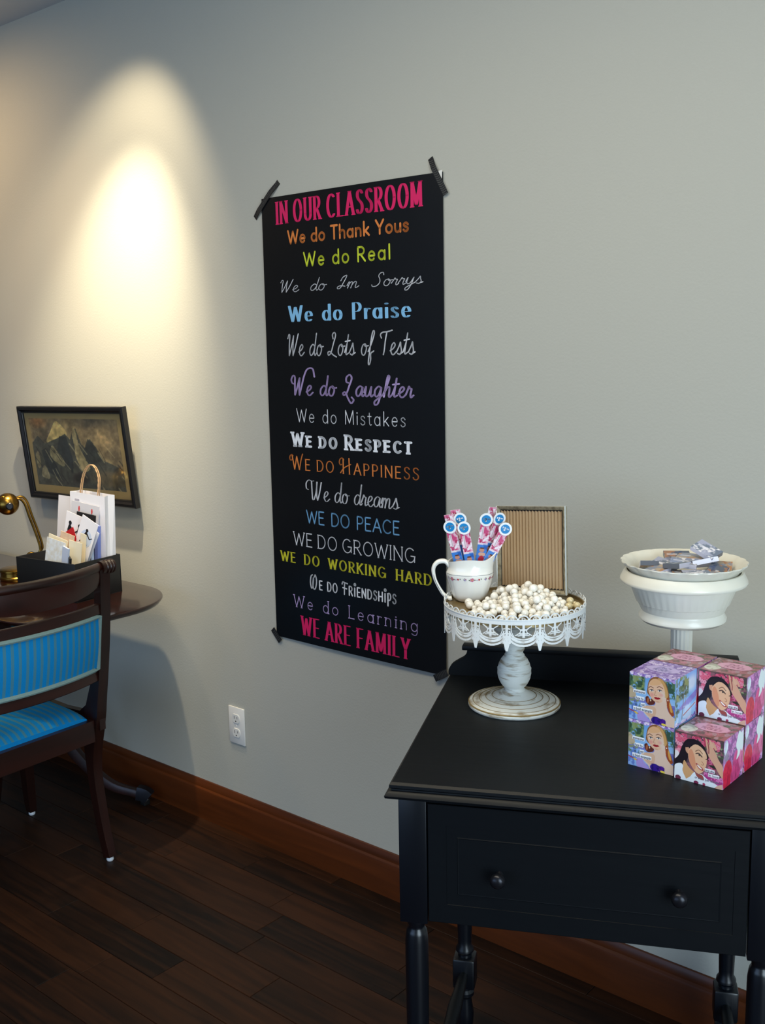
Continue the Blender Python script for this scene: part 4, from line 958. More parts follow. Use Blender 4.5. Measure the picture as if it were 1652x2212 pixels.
# ================================================================== TISSUE BOXES
def flowers(P, cols, n_, seed, reg, size):
    r = np.random.default_rng(seed)
    for i in range(n_):
        cx = reg[0]+(reg[2]-reg[0])*r.random(); cy = reg[1]+(reg[3]-reg[1])*r.random(); c = cols[int(r.random()*len(cols))]; s = size*(.6+.8*r.random()); a0 = r.random()*6
        for k in range(5): P.ell(cx+s*.55*math.cos(a0+k*1.257), cy+s*.55*math.sin(a0+k*1.257), s*.42, s*.42, c)
        P.ell(cx, cy, s*.2, s*.2, '6a3050', al=.5)
def img_blonde():
    P = Paint(200); P.a[:] = P.c('6fa3e0'); P.fill(np.clip((.85-P.v)*2, 0, 1), 'a9cdf0', .8); P.fill(P.v < .42, '5f7cc8'); P.fill((P.v > .38) & (P.v < .46), '6a5fae', .8)
    P.blot(.12, 4, .48, '8db4ea', (0, 0, .6, .4)); P.spoly([(0, .70), (.12, .62), (.14, .48), (0, .46)], 'b9a78c')
    for s, c in ((1, '4c6b3e'), (2, '2f4a34'), (3, '86965a')): P.blot(.11, 20+s, .44+.04*s, c, (0, .62, .33, 1.0), .9); P.blot(.11, 30+s, .42+.05*s, c, (.76, .60, 1, .95), .9); P.blot(.08, 40+s, .5+.03*s, c, (0, .30, .24, .46), .8)
    P.fill((P.v > .93), 'a98fd0', .55); flowers(P, ['e9dcf4', 'b79adb', '8d6bbd'], 40, 3, (0, .95, 1, 1.0), .03)
    P.spoly([(.20, .18), (.30, .30), (.34, .16), (.50, .02), (.50, 0), (.22, 0)], 'a893d8')
    P.line([(.0, .20), (.20, .14)], .012, 'a03848'); P.ell(.16, .15, .04, .02, 'd8b848', -20)
    P.spoly([(.41, .60), (.40, .74), (.44, .90), (.56, .985), (.70, .97), (.80, .88), (.86, .70), (.88, .55), (.84, .50), (.78, .60), (.60, .5)], '8a5a34')     # hair
    P.spoly([(.62, .97), (.72, .95), (.80, .84), (.85, .66), (.80, .58), (.74, .74), (.68, .88)], 'c79a5e')
    P.spoly([(.36, .52), (.42, .55), (.46, .50), (.54, .54), (.57, .46), (.54, .40), (.44, .37), (.38, .42)], '5e2a20'); P.spoly([(.40, .50), (.44, .52), (.43, .42), (.40, .41)], 'a8603c')
    P.spoly([(.82, .58), (.86, .60), (.90, .50), (.97, .34), (.98, .26), (.91, .24), (.85, .36), (.81, .48)], '9a4a26'); P.spoly([(.88, .52), (.93, .42), (.95, .32), (.91, .32), (.88, .42)], 'd09a4a')
    P.spoly([(.56, .55), (.58, .44), (.54, .38), (.36, .34), (.28, .28), (.32, .20), (.46, .08), (.55, .0), (1.05, -.02), (1.02, .18), (.92, .25), (.84, .36), (.82, .50), (.78, .60)], 'dcc0ae')   # neck, shoulders
    P.spoly([(.34, .33), (.52, .36), (.60, .30), (.56, .12), (.44, .14), (.32, .24)], 'd2a98c', .8)
    P.ell(.60, .70, .178, .245, 'e0b79a', 12); P.spoly([(.45, .80), (.50, .92), (.62, .95), (.70, .88), (.62, .82)], 'dba878', .8)
    P.ell(.74, .62, .07, .16, 'decabd', 10, .8, .6); P.ell(.50, .60, .06, .06, 'dc9288', al=.8, soft=.7); P.ell(.70, .63, .06, .05, 'dc9c94', al=.7, soft=.7)
    P.line(S((.43, .735), (.47, .765), (.53, .745)), .007, '6a4030'); P.line(S((.61, .775), (.66, .80), (.73, .775)), .007, '7a5040')
    for ex, ey, ew in ((.495, .690, .042), (.665, .715, .045)):
        P.ell(ex, ey, ew, .020, 'efe4e0', 8); P.ell(ex, ey, .016, .018, '3a4a58'); P.line([(ex-ew, ey+.006), (ex, ey+.021), (ex+ew, ey+.008)], .006, '3a2420')
    P.line(S((.575, .69), (.565, .63), (.555, .605), (.575, .595), (.60, .60)), .005, 'b07860')
    P.spoly([(.545, .545), (.59, .572), (.615, .562), (.64, .570), (.685, .556), (.64, .525), (.59, .520)], 'a81c2c'); P.line([(.55, .547), (.68, .555)], .003, '5c1018')
    P.ell(.62, .475, .06, .02, 'c08a74', 0, .6, .8); P.ell(.475, .475, .010, .02, 'f0e6c0'); P.ell(.845, .55, .010, .015, 'f0ecd8')
    P.ell(.605, .07, .11, .085, '33188a'); P.ell(.74, .08, .07, .06, '4d1c8c'); P.blot(.05, 77, .55, '1f0f66', (.48, 0, .8, .14)); P.ell(.77, .025, .055, .022, 'e6d04c', -8)
    for (x0, x1, y0, y1, t) in ((.09, .36, .585, .635, 'someone'), (.145, .335, .44, .50, 'has to'), (.26, .36, .325, .375, 'set'), (.095, .52, .215, .275, 'a bad example')):
        P.fill((P.u > x0) & (P.u < x1) & (P.v > y0-.012) & (P.v < y1+.012), 'eef1f8'); P.text(t, x0+.015, x1-.015, y0, y1-.008, '4a4e60', .0045)
    return P
def img_blonde_side():
    P = Paint(130); P.a[:] = P.c('86b8ee'); P.ell(.75, .75, .4, .22, 'dfeaf4', al=.8, soft=.6); P.poly([(0, .30), (.4, .42), (1, .56), (1, .42), (0, .12)], '8e84cf'); P.fill(P.v < .30, '9cc4ee'); P.blot(.14, 6, .5, 'c4dcf6', (0, 0, 1, .34))
    for s, c in ((1, '5a6f4c'), (2, '34503c'), (3, '9aa26a')): P.blot(.12, 50+s, .46+.04*s, c, (.05, .52, .62, 1), .9); P.blot(.1, 60+s, .54, c, (0, .05, .22, .6), .8)
    P.line([(.42, .8), (.38, .4), (.34, .1)], .012, '7d6a58'); P.line([(.55, .7), (.46, .3)], .008, '8d7a68'); P.line([(.4, .16), (.95, .28)], .012, 'b45a5a'); P.fill(P.v < .05, 'b9a8e0'); flowers(P, ['e9dcf4', '7d6bbd'], 16, 5, (0, 0, 1, .05), .04)
    return P
def img_blonde_top():
    P = Paint(130); P.a[:] = P.c('7a5ca8'); flowers(P, ['d9cbee', 'b6a0dc', '9a82c8'], 240, 7, (0, 0, 1, 1), .035); P.ell(.5, .5, .36, .22, 'b3a2da'); P.ell(.5, .5, .33, .19, 'bcabdf')
    P.text('FANCY', .36, .64, .53, .63, '4b3f86', .007); P.text('TISSUES', .30, .70, .38, .49, '4b3f86', .008); return P
def img_brun():
    P = Paint(200); P.a[:] = P.c('54404a'); P.blot(.12, 2, .45, '8a5a66'); P.blot(.1, 3, .5, '46583c', (.62, .62, 1, .98)); P.blot(.07, 33, .55, 'a9c08a', (.72, .66, 1, .84)); flowers(P, ['d8617e', 'c84a74', 'e08aa0', 'b83a5a'], 90, 2, (0, .78, .92, .97), .035); flowers(P, ['d8617e', 'e79ab0'], 20, 6, (0, .55, .16, .9), .04)
    P.fill(P.v > .965, '5a4a40', .6); P.ell(.03, .5, .07, .09, 'e6dfe4'); flowers(P, ['a03a5c', 'c8688c'], 16, 12, (.68, .3, .82, .62), .04); P.ell(.84, .42, .13, .03, '33302a', -8); flowers(P, ['c04a96', 'd678b4', 'a83a80'], 60, 9, (.6, .04, 1, .26), .04)
    P.spoly([(.0, .24), (.0, .38), (.08, .50), (.14, .68), (.22, .84), (.34, .90), (.48, .885), (.60, .80), (.66, .68), (.70, .58), (.64, .56), (.50, .70), (.36, .76), (.30, .60), (.26, .44), (.16, .28)], '1f151c')
    P.spoly([(.24, .60), (.22, .68), (.25, .73), (.29, .70), (.30, .58)], 'd09a7c')
    P.spoly([(.20, .42), (.30, .30), (.44, .20), (.44, .12), (.30, .0), (.24, .0), (.17, .22)], 'd0a070')
    P.spoly([(.28, .60), (.31, .70), (.42, .80), (.54, .77), (.645, .66), (.665, .56), (.66, .44), (.62, .32), (.55, .235), (.48, .215), (.38, .30), (.30, .44)], 'e2b492')
    P.spoly([(.29, .62), (.35, .68), (.42, .52), (.44, .32), (.40, .28), (.31, .42)], 'cf7350', .5); P.ell(.58, .66, .07, .09, 'ecc6a6', al=.7, soft=.6)
    P.spoly([(.22, .70), (.30, .72), (.36, .80), (.46, .80), (.42, .86), (.26, .82)], '241820'); P.line(S((.43, .66), (.50, .70), (.575, .64)), .006, '5a3424'); P.line(S((.44, .615), (.50, .63), (.565, .575)), .010, '3e2a28'); P.ell(.51, .60, .02, .018, '3c3a38', -25)
    P.line(S((.645, .545), (.68, .55), (.71, .52)), .008, '3e2a28'); P.line(S((.56, .48), (.60, .44), (.585, .41), (.56, .42)), .005, 'a4644c')
    P.spoly([(.44, .42), (.47, .36), (.53, .305), (.60, .30), (.585, .345), (.53, .375), (.48, .41)], 'a83038'); P.spoly([(.465, .395), (.49, .355), (.54, .32), (.58, .322), (.54, .355), (.50, .385)], 'f4ece6')
    P.spoly([(.62, .96), (.65, .96), (.72, .84), (.80, .78), (.90, .60), (1.0, .45), (1.0, .24), (.93, .30), (.82, .46), (.70, .62), (.66, .76)], 'd8a68c'); P.spoly([(.70, .955), (.73, .95), (.80, .86), (.78, .80), (.72, .84)], 'dcae94'); P.spoly([(.77, .93), (.80, .92), (.86, .80), (.82, .78)], 'd8a68c'); P.line([(.675, .90), (.70, .76), (.70, .68)], .008, '8a2f3a')
    P.spoly([(.0, .26), (.12, .34), (.18, .30), (.17, .20), (.24, .06), (.28, .0), (.0, .0)], 'e6edf6'); P.spoly([(.28, .0), (.34, .12), (.42, .225), (.48, .16), (.56, .22), (.70, .14), (.92, .06), (.92, .0)], 'e2ebf5')
    P.spoly([(.43, .23), (.48, .20), (.58, .20), (.62, .12), (.56, .10), (.47, .15)], '9a4a44'); P.ell(.08, .03, .06, .05, '6a2c44'); P.ell(.46, .02, .05, .035, '7a2c50'); P.ell(.62, .02, .03, .03, 'a03a60'); P.spoly([(.84, 0), (.92, .08), (1, .10), (1, 0)], 'd9ae9c')
    for (x0, x1, y0, y1, t) in ((.63, .83, .305, .355, 'was she'), (.70, .925, .215, .265, 'in love'), (.42, .94, .105, .155, 'or was it just allergies')):
        if y0 > .2: P.fill((P.u > x0) & (P.u < x1) & (P.v > y0-.012) & (P.v < y1+.012), 'eceaf2')
        P.text(t, x0+.012, x1-.012, y0, y1-.008, '6a6478', .0042)
    return P
def img_brun_side():
    P = Paint(150); P.a[:] = P.c('c98acb'); P.blot(.10, 11, .5, '7c6a80'); P.blot(.06, 12, .52, 'd9a8d8', None); flowers(P, ['c25ab4', 'd88ac8', '9a5a9a'], 70, 4, (.2, .5, .75, 1), .06)
    P.spoly([(.05, .92), (.14, .97), (.22, .88), (.16, .72), (.06, .70)], 'e4ecf4'); P.ell(.16, .62, .16, .12, '8a8492', al=.8, soft=.6)
    for cx, cy, rx, ry, c in ((.22, .28, .22, .26, 'e0304e'), (.22, .10, .20, .16, 'd8284a'), (.70, .32, .24, .30, 'e0508e'), (.62, .14, .24, .2, 'd84a84'), (.92, .38, .14, .24, 'e878a8')):
        P.ell(cx, cy, rx, ry, c); P.line([(cx, cy-.1), (cx+.02, cy+.12)], .012, '8a1438', .6)
    n_ = fbm(150, 150, 14, 9); P.a *= (.82+.36*n_)[..., None]
    P.spoly([(.70, .92), (.78, .99), (.86, .92), (.96, .94), (.98, .70), (.94, .52), (.86, .58), (.80, .48), (.66, .42), (.70, .58), (.62, .72)], 'eef6f6')
    P.line([(.46, .02), (.44, .20)], .008, '7a2444'); return P
def img_brun_top():
    P = Paint(130); P.a[:] = P.c('6a5048'); P.blot(.16, 1, .45, '9c5c66'); P.blot(.12, 2, .5, '5c6048', (.5, .4, 1, 1)); P.blot(.1, 3, .58, 'a88a98'); P.blot(.08, 8, .56, 'b87084', (0, 0, .8, .5))
    P.ell(.17, .28, .16, .20, 'cfd0c4'); P.blot(.08, 5, .5, 'a8a898', (.04, .1, .3, .48)); P.ell(.53, .55, .36, .23, 'd49ab8'); P.ell(.53, .55, .33, .20, 'd8a2be')
    P.text('FANCY', .40, .68, .58, .67, '8a4468', .006); P.text('TISSUES', .33, .74, .43, .54, '8a4468', .007); return P
def boxmesh(front, side, top):
    s = .0776; h = s/2
    def ds(P): a = P.a; return a[::2, ::2]*.25+a[1::2, ::2]*.25+a[::2, 1::2]*.25+a[1::2, 1::2]*.25
    f_, s_, t_ = front.a[::1, ::1], side.a, top.a
    f_ = ds(front) if front.w > 210 else front.a[:, :]
    white = np.ones((2, 2, 3))*.8
    fc = [(f_, lambda a, c: (-h+a*s, -h, c*s), False), (s_, lambda a, c: (h, -h+a*s, c*s), False), (t_, lambda a, c: (-h+a*s, -h+c*s, s), False),
          (s_[::3, ::3], lambda a, c: (-h, h-a*s, c*s), False), (f_[::3, ::3], lambda a, c: (h-a*s, h, c*s), False), (white, lambda a, c: (-h+a*s, h-c*s, 0), False)]
    return painted_mesh('tissue_box', fc, M['print'])
bmB = boxmesh(img_blonde(), img_blonde_side(), img_blonde_top()); bmR = boxmesh(img_brun(), img_brun_side(), img_brun_top())
tab = B(); tab.prism([(.027*math.cos(2*PI*i/36), .0165*math.sin(2*PI*i/36)) for i in range(36)], lambda a, c, t: (a, c, t), 0, .0003)
def ovalme(img, ox, oy, rx, ry):
    V = [(0, 0, 0)]; F = []; Cc = []; s = .0776
    nR, nA = 10, 40; pts = []
    for r_ in range(nR+1):
        for a in range(nA): pts.append((ox+rx*r_/nR*math.cos(2*PI*a/nA), oy+ry*r_/nR*math.sin(2*PI*a/nA)))
    cols = []
    for u_, v_ in pts: cols.append(img[min(int(v_*img.shape[0]), img.shape[0]-1), min(int(u_*img.shape[1]), img.shape[1]-1)])
    V = [((u_-.5)*s, (v_-.5)*s, .0004) for u_, v_ in pts]
    for r_ in range(nR):
        for a in range(nA): F.append((r_*nA+a, (r_+1)*nA+a, (r_+1)*nA+(a+1) % nA, r_*nA+(a+1) % nA))
    me = mesh('opening_tab', V, F, M['print']); c = paint_colors(np.array(cols)); at = me.color_attributes.new('Col', 'FLOAT_COLOR', 'POINT')
    at.data.foreach_set('color', np.concatenate([c, np.ones((len(c), 1))], 1).astype(np.float32).ravel()); return me
tbB = ovalme(img_blonde_top().a, .5, .5, .36, .22); tbR = ovalme(img_brun_top().a, .53, .55, .36, .23)
S8 = .0782
for (x, y_, z, kind, lb) in (
    (-.7065, 1.5055, 0, 'b', 'blue tissue box with blonde woman, bottom left of the stack on the black table'),
    (-.6250, 1.5015, 0, 'r', 'pink floral tissue box with dark-haired woman, nearest box at the front of the stack'),
    (-.6250, 1.5840, 0, 'r', 'pink floral tissue box on the table, directly behind the nearest one and under another'),
    (-.7065, 1.5850, 0, 'r', 'tissue box in the bottom back left corner of the stack, hidden under others'),
    (-.7065, 1.5055, 1, 'b', 'blue tissue box with blonde woman, top front left of the stack, lilac flowered lid'),
    (-.6250, 1.5840, 1, 'r', 'pink floral tissue box with dark-haired woman, top right of the stack'),
    (-.7065, 1.5850, 1, 'r', 'tissue box with pink oval lid, top back left of the stack before the pedestal bowl')):
    o = link('tissue_box', bmB if kind == 'b' else bmR); o.location = (x, y_, .8003+z*S8); tag(o, lb, 'tissue box', 'printed cube tissue boxes stacked on the black table')
    t = link('opening_tab', tbB if kind == 'b' else tbR, o); t.location = (0, 0, .0776)

# ================================================================== MAHOGANY TABLE
tb = thing('dining_table', (-3.12, 1.70, 0), 0, 'dark mahogany table with rounded end and curved splayed legs, against the wall under the picture', 'table')
def sup(hx, hy, n_=56, e=3.2):
    return [(hx*abs(math.cos(t))**(2/e)*(1 if math.cos(t) > 0 else -1), hy*abs(math.sin(t))**(2/e)*(1 if math.sin(t) > 0 else -1)) for t in [2*PI*i/n_ for i in range(n_)]]
def endcap(hx, hy, r_):
    P = []
    for cx, cy, a0 in ((hx-r_, hy-r_, 0), (-hx+r_, hy-r_, 90), (-hx+r_, -hy+r_, 180), (hx-r_, -hy+r_, 270)):
        for i in range(13): a = math.radians(a0+90*i/12); P.append((cx+r_*math.cos(a), cy+r_*math.sin(a)))
    return P
b = B(); V = []; lay = [(.006, .7400), (.002, .7390), (0, .7360), (.0005, .7325), (.004, .7310), (.0045, .728), (.008, .7225), (.014, .7205)]
K = None
for d, z in lay:
    q = endcap(.68-d, .258-d, .225-d); K = len(q); V += [(a, c, z) for a, c in q]
F = [(i*K+j, i*K+(j+1) % K, (i+1)*K+(j+1) % K, (i+1)*K+j) for i in range(len(lay)-1) for j in range(K)]+[tuple(range(K)), tuple((len(lay)-1)*K+j for j in range(K))]
b.add(V, F); b.obj('tabletop', M['tabletop'], tb, ang=40)
B().box(-.44, .44, -.16, .16, .655, .7205, bev=.003).obj('apron', M['mahog'], tb)
for s_ in (-1, 1): B().prism([(.44*s_, .7205), (.495*s_, .7205), (.485*s_, .700), (.44*s_, .675)], lambda a, z, t: (a, t, z), -.02, .02).obj('leaf_bracket', M['mahog'], tb, smooth=False)
B().lathe([(0, .655), (.075, .655), (.07, .64), (.045, .62), (.04, .60), (.055, .57), (.062, .52), (.05, .46), (.036, .42), (.034, .39), (.05, .37), (.055, .34), (.05, .28), (.04, .25), (0, .245)], 32).obj('pedestal', M['mahog_z'], tb)
for tip in ((.42, .240), (.28, -.235), (-.42, .240), (-.42, -.235)):
    d = Vector((tip[0], tip[1], 0)); L = d.length; d.normalize(); sd = Vector((-d.y, d.x, 0))
    pr = spline([(.03, .33), (.10, .315), (.18, .235), (.27, .13), (.36, .062), (L-.03, .040), (L, .018)], 5)
    secs = []
    for i, (r_, z) in enumerate(pr):
        p, q = pr[max(i-1, 0)], pr[min(i+1, len(pr)-1)]; tx, tz = q[0]-p[0], q[1]-p[1]; l_ = math.hypot(tx, tz); nrm = d*(-tz/l_)+Vector((0, 0, tx/l_)); secs.append((d*r_+Vector((0, 0, z)), sd, nrm))
    fn = lambda i: [(-.016, -.022*(1-i/50)), (.016, -.022*(1-i/50)), (.017, .0), (.012, .020*(1-i/50)), (0, .024*(1-i/50)), (-.012, .020*(1-i/50)), (-.017, 0)]
    lg = B().sweep(secs, fn).obj('leg', M['mahog_z'], tb, ang=50)
    cp = spline([(L-.035, .042), (L-.012, .038), (L+.004, .026)], 4); secs = []
    for i, (r_, z) in enumerate(cp):
        p, q = cp[max(i-1, 0)], cp[min(i+1, len(cp)-1)]; tx, tz = q[0]-p[0], q[1]-p[1]; l_ = math.hypot(tx, tz); secs.append((d*r_+Vector((0, 0, z)), sd, d*(-tz/l_)+Vector((0, 0, tx/l_))))
    B().sweep(secs, [(-.0185, -.021), (.0185, -.021), (.019, 0), (.013, .021), (-.013, .021), (-.019, 0)]).obj('toe_cap', M['knob'], lg, ang=40)
    c_ = d*(L-.012); B().box(c_.x-.012, c_.x+.012, c_.y-.012, c_.y+.012, .0, .024, bev=.003).obj('caster', M['dark'], lg)

# ================================================================== CHAIR
CH = thing('dining_chair', (-2.4685, 1.427, 0), math.radians(183.4), 'mahogany dining chair with turquoise striped seat and back panel, pulled up to the table', 'chair')
upx = spline([(.0, .012), (.026, .12), (.046, .27), (.040, .38), (.016, .48), (-.006, .56), (-.024, .66), (-.036, .76), (-.043, .86), (-.045, .880)], 5)
def rearpos(t_z):
    for (a, z1), (c, z2) in zip(upx[:-1], upx[1:]):
        if z1 <= t_z <= z2: return a+(c-a)*(t_z-z1)/(z2-z1)
    return upx[-1][0]
for s_ in (-1, 1):
    secs = []
    for i, (x, z) in enumerate(upx):
        p, q = upx[max(i-1, 0)], upx[min(i+1, len(upx)-1)]; tx, tz = q[0]-p[0], q[1]-p[1]; l_ = math.hypot(tx, tz); secs.append(((x, s_*.210, z), (0, 1, 0), (tz/l_, 0, -tx/l_)))
    def sec(i):
        z = upx[i][1]; w = .0125+.004*min(1, z/.4); dp = .0125+.014*math.exp(-((z-.42)/.10)**2)+.002
        return [(-w, -dp), (w, -dp), (w, dp), (-w, dp)]
    lg = B().sweep(secs, sec).obj('rear_leg', M['mahog_z'], CH, ang=30)
    B().lathe([(0, 0), (.0085, 0), (.0105, .003), (.0105, .008), (.008, .012), (0, .012)], 18, (0, s_*.210, 0)).obj('foot_glide', M['glide'], lg)
    # reeded scroll block that ends the crest
    o = B().lathe([(0, -.030), (.010, -.030), (.0165, -.028), (.0175, -.024), (.0155, -.021), (.0175, -.018), (.0180, -.014), (.0155, -.011), (.0175, -.008), (.0180, -.004), (.0155, -.001), (.0170, .003), (.0165, .010), (0, .010)], 28).obj('crest_scroll', M['mahog_z'], CH, ang=50)
    o.scale = (1.15, 1.15, 1.1); o.location = (-.046, s_*.214, .882); o.rotation_euler = (s_*PI/2, 0, 0)
# front legs
for s_ in (-1, 1):
    fl_ = spline([(.430, .40), (.442, .30), (.452, .18), (.458, .06), (.457, .012)], 4)
    secs = [((x, s_*(.238+.022*(1-z/.4)), z), (0, 1, 0), (1, 0, 0)) for x, z in fl_]
    lg = B().sweep(secs, lambda i: [(-.020+.009*i/len(fl_), -.020+.009*i/len(fl_)), (.020-.009*i/len(fl_), -.020+.009*i/len(fl_)), (.020-.009*i/len(fl_), .020-.009*i/len(fl_)), (-.020+.009*i/len(fl_), .020-.009*i/len(fl_))]).obj('front_leg', M['mahog_z'], CH, ang=30)
    B().lathe([(0, 0), (.0085, 0), (.0105, .003), (.0105, .008), (.008, .012), (0, .012)], 18, (.457, s_*.260, 0)).obj('foot_glide', M['glide'], lg)
# seat rails
def rail(p, q, z0, z1, t):
    p = Vector((*p, 0)); q = Vector((*q, 0)); d = (q-p).normalized(); n_ = Vector((-d.y, d.x, 0))*t/2
    return B().prism([(0, 0), (1, 0), (1, 1), (0, 1)], lambda a, c, s_: tuple(p+(q-p)*a+n_*s_+Vector((0, 0, z0+(z1-z0)*c))), -1, 1)
rail((.022, -.192), (.022, .192), .368, .432, .024).obj('rear_rail', M['mahog'], CH, smooth=False)
rail((.432, -.222), (.432, .222), .372, .432, .024).obj('front_rail', M['mahog'], CH, smooth=False)
for s_ in (-1, 1):
    rail((.050, s_*.212), (.420, s_*.240), .372, .432, .022).obj('side_rail', M['mahog'], CH, smooth=False)
    br = spline([(.055, .425), (.085, .437), (.055, .462), (.036, .505), (.022, .55)], 5)
    br2 = [(.20, .436), (.09, .442), (.060, .465), (.042, .505), (.020, .565), (.0, .57), (.0, .40), (.20, .40)]
    B().prism(br2, lambda a, z, t: (a, s_*.214+t, z), -.010, .010).obj('knee_bracket', M['mahog_z'], CH, ang=40)
# slip seat, striped: alternating velvet stripes front to back
def seat_w(x): return .182+.034*(x-.03)/.39
def seat_z(x, y_): w = seat_w(x); u_ = min(1, abs(y_)/w); t = min(1, abs((x-.225)/.200)); return .434+.034*(1-u_**6)**.5*(1-t**6)**.5
NY, NX_ = 90, 24; V = []; F = []; fm = []
for i in range(NX_+1):
    x = .028+.392*i/NX_
    for j in range(NY+1): y_ = -seat_w(x)+2*seat_w(x)*j/NY; V.append((x, y_, seat_z(x, y_)))
for i in range(NX_):
    for j in range(NY): a = i*(NY+1)+j; F.append((a, a+1, a+NY+2, a+NY+1)); fm.append(0 if j % 5 < 3 else 1)
n0 = len(V)
for x, y_ in ((.028, -seat_w(.028)), (.028, seat_w(.028)), (.42, seat_w(.42)), (.42, -seat_w(.42))): V.append((x, y_, .428))
F.append((n0, n0+1, n0+2, n0+3)); fm.append(0)
edge = [(j, 0) for j in range(NY+1)]
F.append(tuple(range(0, NY+1))+(n0+1, n0)); fm.append(0); F.append(tuple(NX_*(NY+1)+j for j in range(NY, -1, -1))+(n0+3, n0+2)); fm.append(0)
F.append(tuple(i*(NY+1) for i in range(NX_, -1, -1))+(n0, n0+3)); fm.append(0); F.append(tuple(i*(NY+1)+NY for i in range(NX_+1))+(n0+2, n0+1)); fm.append(0)
link('seat', shade(mesh('seat', V, F, [M['turq'], M['teal']], fm), 50), CH)
# back: curved rails and upholstered panel
HY = .1975
def bow(y_, d=.030): return -d*(1-(y_/HY)**2)
def brail(z0, z1, t, d=.030, lean=0.0):
    P = []
    for i in range(21):
        y_ = -HY+2*HY*i/20; x = rearpos((z0+z1)/2)+bow(y_, d); P.append(((x, y_, (z0+z1)/2), (1, 0, -.12), (0, 0, 1)))
    h_ = (z1-z0)/2
    return B().sweep(P, [(-t/2, -h_+.002), (-t/2+.002, -h_), (t/2-.002, -h_), (t/2, -h_+.002), (t/2, h_-.002), (t/2-.002, h_), (-t/2+.002, h_), (-t/2, h_-.002)])
brail(.752, .782, .020).obj('middle_rail', M['mahog'], CH, ang=30)
brail(.553, .588, .020).obj('lower_rail', M['mahog'], CH, ang=30)
# crest rail: deep panel below a rolled top
P_ = []
for i in range(25):
    y_ = -HY-.004+2*(HY+.004)*i/24; P_.append(((rearpos(.86)+bow(y_, .040)-.002, y_, .884), (1, 0, 0), (0, 0, 1)))
cr_ = [(.014*math.cos(a), .013*math.sin(a)) for a in [math.radians(-50+i*28) for i in range(11)]]
cr_ = cr_+[(-.010, -.028), (-.0075, -.055), (-.004, -.072), (.004, -.072), (.0075, -.055), (.009, -.028)]
def crest(i):
    e = 1-.35*(abs(i-12)/12)**3
    return [(a, c if c > -.02 else c*e) for a, c in cr_]
B().sweep(P_, crest).obj('crest_rail', M['mahog'], CH, ang=40)
b = B(); V = []; F = []; fm = []; NJ = 90; z0_, z1_ = .586, .754
for k_, side in enumerate((-1, 1)):
    for i in range(7):
        z = z0_+.010+(z1_-z0_-.020)*i/6
        for j in range(NJ+1):
            y_ = -HY+.012+2*(HY-.012)*j/NJ; x = rearpos(z)+bow(y_)+side*(.010+.004*math.sin(PI*i/6)); V.append((x, y_, z))
    base = k_*7*(NJ+1)
    for i in range(6):
        for j in range(NJ): a = base+i*(NJ+1)+j; q = (a, a+1, a+NJ+2, a+NJ+1); F.append(q if side > 0 else q[::-1]); fm.append(0 if j % 5 < 3 else 1)
link('back_panel', shade(mesh('back_panel', V, F, [M['turq'], M['teal']], fm), 60), CH)
b = B()
for side in (-1, 1):
    lo = [(rearpos(z0_+.006)+bow(y_)+side*.0105, y_, z0_+.006) for y_ in np.linspace(-HY+.006, HY-.006, 24)]
    hi = [(rearpos(z1_-.006)+bow(y_)+side*.0105, y_, z1_-.006) for y_ in np.linspace(HY-.006, -HY+.006, 24)]
    b.tube(lo+hi, .0065, 8, closed=True)
b.obj('gimp_trim', M['gimp'], CH, label='pale grey woven trim around the back panel')
b = B().sweep([((rearpos(.67)+bow(y_), y_, .67), (1, 0, 0), (-.155, 0, 1)) for y_ in np.linspace(-HY+.004, HY-.004, 21)], [(-.007, -.080), (.007, -.080), (.007, .080), (-.007, .080)])
b.obj('panel_core', M['teal'], CH, smooth=False)

# ================================================================== LETTER BOX, BAG, CARDS
BXA = math.radians(8.0)
lb_ = thing('card_box', (-2.640, 1.684, .7402), BXA, 'black open-topped card box full of stationery, standing on the mahogany table', 'box')
bw, bd, bh, bt = .262, .180, .117, .004     # local: x from -bw..0, y 0..bd
B().box(-bw, 0, 0, bd, 0, bt).obj('bottom', M['boxblack'], lb_, smooth=False)
for nm, q in (('front_side', (-bw, 0, 0, bt)), ('back_side', (-bw, 0, bd-bt, bd)), ('left_side', (-bw, -bw+bt, bt, bd-bt)), ('right_side', (-bt, 0, bt, bd-bt))):
    B().box(q[0], q[1], q[2], q[3], 0, bh, bev=.0012).obj(nm, M['boxblack'], lb_)
Bm = Matrix.Translation((-2.640, 1.684, .7402)) @ Matrix.Rotation(BXA, 4, 'Z')
# gift bag
bag = thing('gift_bag', (0, 0, 0), 0, 'white paper gift bag with twisted kraft handle, rising from the black box', 'bag'); bag.matrix_world = Bm @ Matrix.Translation((-.090, .150, .006)) @ Matrix.Rotation(math.radians(0), 4, 'Z') @ Matrix.Rotation(math.radians(3.0), 4, 'Y')
gw, gd, gh = .152, .040, .300
b = B(); e = .0008
V = [(-gw/2, -gd/2, 0), (gw/2, -gd/2, 0), (gw/2, gd/2, 0), (-gw/2, gd/2, 0), (-gw/2, -gd/2, gh), (gw/2, -gd/2, gh), (gw/2, gd/2, gh), (-gw/2, gd/2, gh), (gw/2-.008, 0, gh), (-gw/2+.008, 0, gh), (gw/2, 0, .04), (-gw/2, 0, .04)]
F = [(0, 1, 5, 4), (3, 7, 6, 2), (1, 10, 8, 5), (10, 2, 6, 8), (0, 4, 9, 11), (11, 9, 7, 3), (0, 3, 2, 10, 1), (0, 11, 3)]
b.add(V, F); b.obj('bag_body', M['paper'], bag, smooth=False)
hd = spline([(-.042, -.012, gh-.03), (-.042, -.006, gh+.02), (-.036, 0, gh+.058), (-.016, .002, gh+.083), (.008, .002, gh+.083), (.028, 0, gh+.055), (.034, -.006, gh+.02), (.034, -.012, gh-.03)], 8)
tw = []
